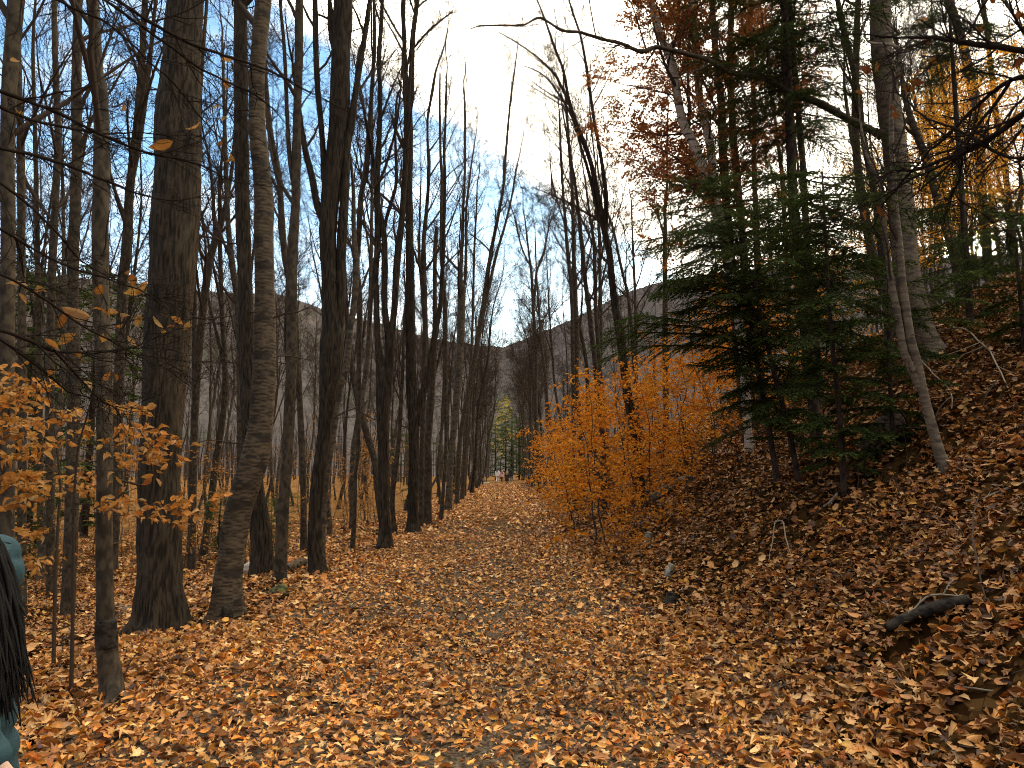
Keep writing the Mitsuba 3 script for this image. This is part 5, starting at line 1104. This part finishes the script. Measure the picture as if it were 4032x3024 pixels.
# countless thin dead twigs low on the slope and along the bank
n = 900
x = np.where(rng.random(n) < .72, rng.uniform(1.6, 8, n), -rng.uniform(2.8, 8, n))
y = np.sqrt(rng.uniform(3.2 ** 2, 22 ** 2, n))
g0 = rng.uniform(0, 2 * np.pi, n)
rise = np.where(rng.random(n) < .45, rng.uniform(.4, 2.2, n), rng.uniform(0, .15, n))
d = unit(np.stack([np.cos(g0), np.sin(g0), rise], -1))
L = rng.uniform(.15, .75, n)
P, p = [], np.stack([x, y, ground(x, y) + .01], -1)
for s in range(6):
    P.append(p)
    d = unit(d + rng.normal(size=d.shape) * .16)
    p = p + d * (L / 5)[:, None]
P = np.stack(P, 1)
P[..., 2] = np.maximum(P[..., 2], ground(P[..., 0], P[..., 1]) + .008)
R = rng.uniform(.0018, .005, n)[:, None] * np.linspace(1, .4, 6)
a, ra = spawn(rng, P, R, 2, .3, .9, L * .4, 42, .1, 4, .7, .2, .0015)
put('dead_twigs', join(tubes(P, R, 4), tubes(a, ra, 3)), 'twig')
tag('dead_twigs', 'thin dead twigs and seedlings scattered over slope and bank', 'twigs', kind='stuff')

# ---------------------------------------------------------------- people


def ball(p, r):
    m = manifold3d.Manifold.sphere(float(r), 20)
    return m.translate([float(c) for c in p])


def bone(p, q, a, b):
    return manifold3d.Manifold.batch_hull([ball(p, a), ball(q, b)])


def chain(pts, rs):
    return [bone(pts[i], pts[i + 1], rs[i], rs[i + 1]) for i in range(len(pts) - 1)]


def solid(parts, edge, smooth=10):
    m = manifold3d.Manifold.batch_boolean(parts, manifold3d.OpType.Add).refine_to_length(edge)
    q = m.to_mesh()
    tm = trimesh.Trimesh(q.vert_properties[:, :3], q.tri_verts, process=True)
    trimesh.smoothing.filter_taubin(tm, .5, .53, smooth)
    return tm


def person(label, x, y, yaw, H, jacket, trousers, hair, skin=(.55, .36, .27), group=None, fine=.03, hood=None, hair_len=.35, stride=.2, puffer=0.0, coat=.5, hair_fwd=0.0, stoop=0.0, hair_side=0.0, swing=1.0):
    """Local frame: x to the person's right, y the way they face, z up; built 1.70 m tall, then scaled."""
    t = numbered('person')
    tag(t, label, 'person', group)
    s = H / 1.70
    c, n = math.cos(yaw), math.sin(yaw)
    z0 = float(ground(x, y)) + .02

    def world(v):
        v = np.asarray(v) * s
        return np.stack([x + v[:, 0] * c - v[:, 1] * n, y + v[:, 0] * n + v[:, 1] * c, z0 + v[:, 2]], -1)

    def part(name, tm, col, bsdf='plain_paint', rgb=None):
        colour = np.tile(np.array(col, float), (len(tm.vertices), 1)) if rgb is None else rgb
        put(f'{t}__{name}', (world(tm.vertices), tm.faces), bsdf, smooth=True, color=colour)

    hip, knee, ank = {}, {}, {}
    for k, sg in (('r', 1), ('l', -1)):
        f = stride * sg
        hip[k] = np.array([.09 * sg, 0, .9])
        knee[k] = np.array([.095 * sg, .10 + f * .5 if f > 0 else .03 + f * .35, .5 if f > 0 else .49])
        ank[k] = np.array([.1 * sg, f + (.03 if f > 0 else -.06), .09 if f > 0 else .13])
    sh = {k: np.array([(.16 if fine < .025 else .185) * sg, 0, 1.40]) for k, sg in (('r', 1), ('l', -1))}
    el = {k: np.array([(.2 if fine < .025 else .235) * sg, -.02 - .05 * sg * np.sign(stride) * swing, 1.13]) for k, sg in (('r', 1), ('l', -1))}
    wr = {k: np.array([(.2 if fine < .025 else .235) * sg, .04 - .1 * sg * np.sign(stride) * swing, .89 + .03 * (swing - 1)]) for k, sg in (('r', 1), ('l', -1))}
    head = np.array([0, .02 + stoop, 1.585 - stoop * .3])
    body = [manifold3d.Manifold.batch_hull([ball(head + [0, -.02, .03], .088), ball(head + [0, .03, -.06], .06), ball(head + [0, .05, -.085], .035)]),
            bone(head + [0, .09, -.015], head + [0, .075, .02], .014, .01), bone(head + [0, .07, -.065], head + [0, .076, -.068], .018, .012)]
    for sg in (1, -1):
        body.append(bone(head + [.083 * sg, -.01, .01], head + [.085 * sg, -.015, -.025], .018, .012))
        body.append(ball(head + [.033 * sg, .066, .012], .016))
    body += chain([head + [0, -.01, -.07], [0, -.01 + stoop * .35, 1.42], [0, 0, 1.3]], [.055, .06, .09])
    body.append(manifold3d.Manifold.batch_hull([ball([.13, 0, 1.36], .075), ball([-.13, 0, 1.36], .075), ball([.09, 0, 1.1], .085), ball([-.09, 0, 1.1], .085)]))
    body.append(manifold3d.Manifold.batch_hull([ball([.09, 0, 1.1], .085), ball([-.09, 0, 1.1], .085), ball([.09, -.01, .93], .095), ball([-.09, -.01, .93], .095)]))
    for k, sg in (('r', 1), ('l', -1)):
        body += chain([sh[k], el[k], wr[k]], [.055, .042, .03])
        d = unit((wr[k] - el[k])[None])[0]
        palm = wr[k] + d * .075
        body.append(manifold3d.Manifold.batch_hull([ball(wr[k] + d * .02, .024), ball(palm + [0, .025, 0], .017), ball(palm + [0, -.025, 0], .017)]))
        for fi, (o, ln) in enumerate(((.032, .07), (.011, .08), (-.011, .075), (-.031, .058))):
            b0 = palm + np.array([0, o, 0])
            b1 = b0 + d * ln * .5 + np.array([-.006 * sg, 0, 0])
            body += chain([b0, b1, b1 + d * ln * .42 + np.array([-.02 * sg, 0, 0])], [.0098, .009, .0078])
        body += chain([wr[k] + d * .03 + [0, .022, 0], wr[k] + d * .06 + [-.01 * sg, .05, 0], wr[k] + d * .095 + [-.02 * sg, .056, 0]], [.012, .0105, .009])
        body += chain([hip[k], knee[k], ank[k]], [.085, .058, .042])
        body.append(bone(ank[k] + [0, -.02, -.03], ank[k] + [0, .13, -.05], .035, .025))
    part('body', solid(body, fine, 6), skin)
    # clothes follow the same joints
    jk = [manifold3d.Manifold.batch_hull([ball([.14, -.01, 1.37], .095), ball([-.14, -.01, 1.37], .095), ball([.105, 0, 1.05], .125), ball([-.105, 0, 1.05], .125)]),
          manifold3d.Manifold.batch_hull([ball([.105, 0, 1.05], .125), ball([-.105, 0, 1.05], .125), ball([.1, -.02, coat + .38], .135), ball([-.1, -.02, coat + .38], .135)]),
          bone([0, -.015, 1.42], [0, -.01 + stoop * .4, 1.475], .085, .075)]
    for k in 'rl':
        jk += chain([sh[k] + [0, -.005, -.01], el[k], wr[k] + [0, 0, -.03]], [.088, .074, .056])
    tm = solid(jk, fine, 8)
    if puffer:
        v = tm.vertices
        rib = np.abs(np.sin(v[:, 2] * np.pi / .085 + .5 * np.sin(v[:, 0] * 9) + 2 * fbm(v * 4, 2)))
        tm.vertices = v + tm.vertex_normals * (puffer * (rib ** .6 - .5) + .012 * (fbm(v * 14, 3) - .5))[:, None]
    part('jacket', tm, jacket)
    tr = [manifold3d.Manifold.batch_hull([ball([.085, 0, .96], .11), ball([-.085, 0, .96], .11), ball([.09, 0, .88], .1), ball([-.09, 0, .88], .1)])]
    for k in 'rl':
        tr += chain([hip[k], knee[k], ank[k] + [0, 0, .02]], [.1, .07, .058])
    part('trousers', solid(tr, fine, 6), trousers)
    for k in 'rl':
        a = ank[k]
        part('shoe' if k == 'r' else 'shoe_001', solid([manifold3d.Manifold.batch_hull([ball(a + [0, -.035, -.045], .045), ball(a + [0, .06, -.055], .04), ball(a + [0, .15, -.062], .034), ball(a + [0, -.01, .01], .05)])], fine, 4), (.03, .028, .027))
    # hair as locks that start on the scalp and fall down the back
    rg = np.random.default_rng(len(t) + int(H * 1000))
    m = 420 if fine < .025 else 150
    az = rg.uniform(-2.3, 2.3, m)
    el0 = rg.uniform(-.3, 1.5, m)
    st = head + np.stack([np.sin(az) * np.cos(el0) * .1, -np.cos(az) * np.cos(el0) * .115 - .01, np.sin(el0) * .105 + .03], -1)
    low = st + np.stack([st[:, 0] * .25, -.035 + 0 * az, -.06 - .09 * rg.random(m)], -1)
    nape = np.stack([st[:, 0] * .8 + hair_side * .5, -.115 + stoop * .6 - .025 * rg.random(m) + .5 * np.abs(st[:, 0]), 1.44 + .05 * rg.normal(size=m)], -1)
    fall = nape + np.stack([nape[:, 0] * .1 + hair_side * .5 + .02 * rg.normal(size=m), -.03 - stoop * .3 - hair_fwd * .5 + .015 * rg.normal(size=m), -np.full(m, hair_len * .5)], -1)
    end = fall + np.stack([.02 * rg.normal(size=m), -.01 - hair_fwd * .5 + .02 * rg.normal(size=m), -hair_len * .5 * rg.uniform(.7, 1.1, m)], -1)
    Ph = np.stack([resample(np.array(q), np.ones(5), 12)[0] for q in zip(st, low, nape, fall, end)])
    hv, hf = tubes(Ph, np.full((m, 12), .0062 if fine < .025 else .0135) * np.array([1, 1.2, 1.3, 1.3, 1.3, 1.3, 1.2, 1.1, 1, .8, .55, .2]), 6)
    cap = trimesh.creation.icosphere(3, 1.0)
    cv = cap.vertices * [.1, .115, .108] + head + [0, -.025, .035]
    cv[:, 1] = np.minimum(cv[:, 1], .095 + .3 * np.maximum(cv[:, 2] - 1.64, 0))
    hv, hf = join((hv, hf), (cv, cap.faces))
    part('hair', trimesh.Trimesh(hv, hf, process=False), hair)
    if hood is not None:
        hd = solid([manifold3d.Manifold.batch_hull([ball([.1, -.09, 1.44], .06), ball([-.1, -.09, 1.44], .06), ball([0, -.13, 1.37], .06), ball([0, -.07, 1.5], .05)])], fine, 5)
        part('hood', hd, hood)
    return t


scene['hair_strand'] = {'type': 'twosided', 'bsdf': {'type': 'principled', 'base_color': VC, 'roughness': .4, 'specular': .4}}
person('person with long black hair in a teal puffer jacket at the left frame edge', -1.545, 2.2, math.radians(84), 1.63, (.02, .055, .07), (.02, .022, .03), (.004, .003, .003), fine=.02, hair_len=.42, puffer=.016, coat=.42, stride=-.14, hair_fwd=.05, stoop=.07, hair_side=.02, swing=3.6)
person('walker on the far trail in white hooded top and white trousers, leftmost of the four', -.68, 102.5, 0, 1.74, (.72, .7, .68), (.66, .62, .62), (.05, .04, .035), hair_len=.05, hood=(.35, .35, .35), stride=.2, coat=.52)
person('walker on the far trail in a pink jacket and dark trousers', -.02, 102, .05, 1.58, (.6, .33, .3), (.03, .028, .03), (.3, .2, .12), hair_len=.12, stride=-.2, coat=.5)
person('walker on the far trail in a long dark parka with fur trimmed hood', .54, 90.5, -.05, 1.7, (.03, .03, .028), (.015, .014, .014), (.35, .24, .14), hair_len=.15, hood=(.3, .2, .12), stride=.16, coat=.3)
person('walker on the far trail in a black jacket and grey trousers, rightmost of the four', 1.17, 104, 0, 1.7, (.018, .018, .02), (.13, .13, .14), (.03, .024, .02), hair_len=.05, stride=-.22, coat=.5)
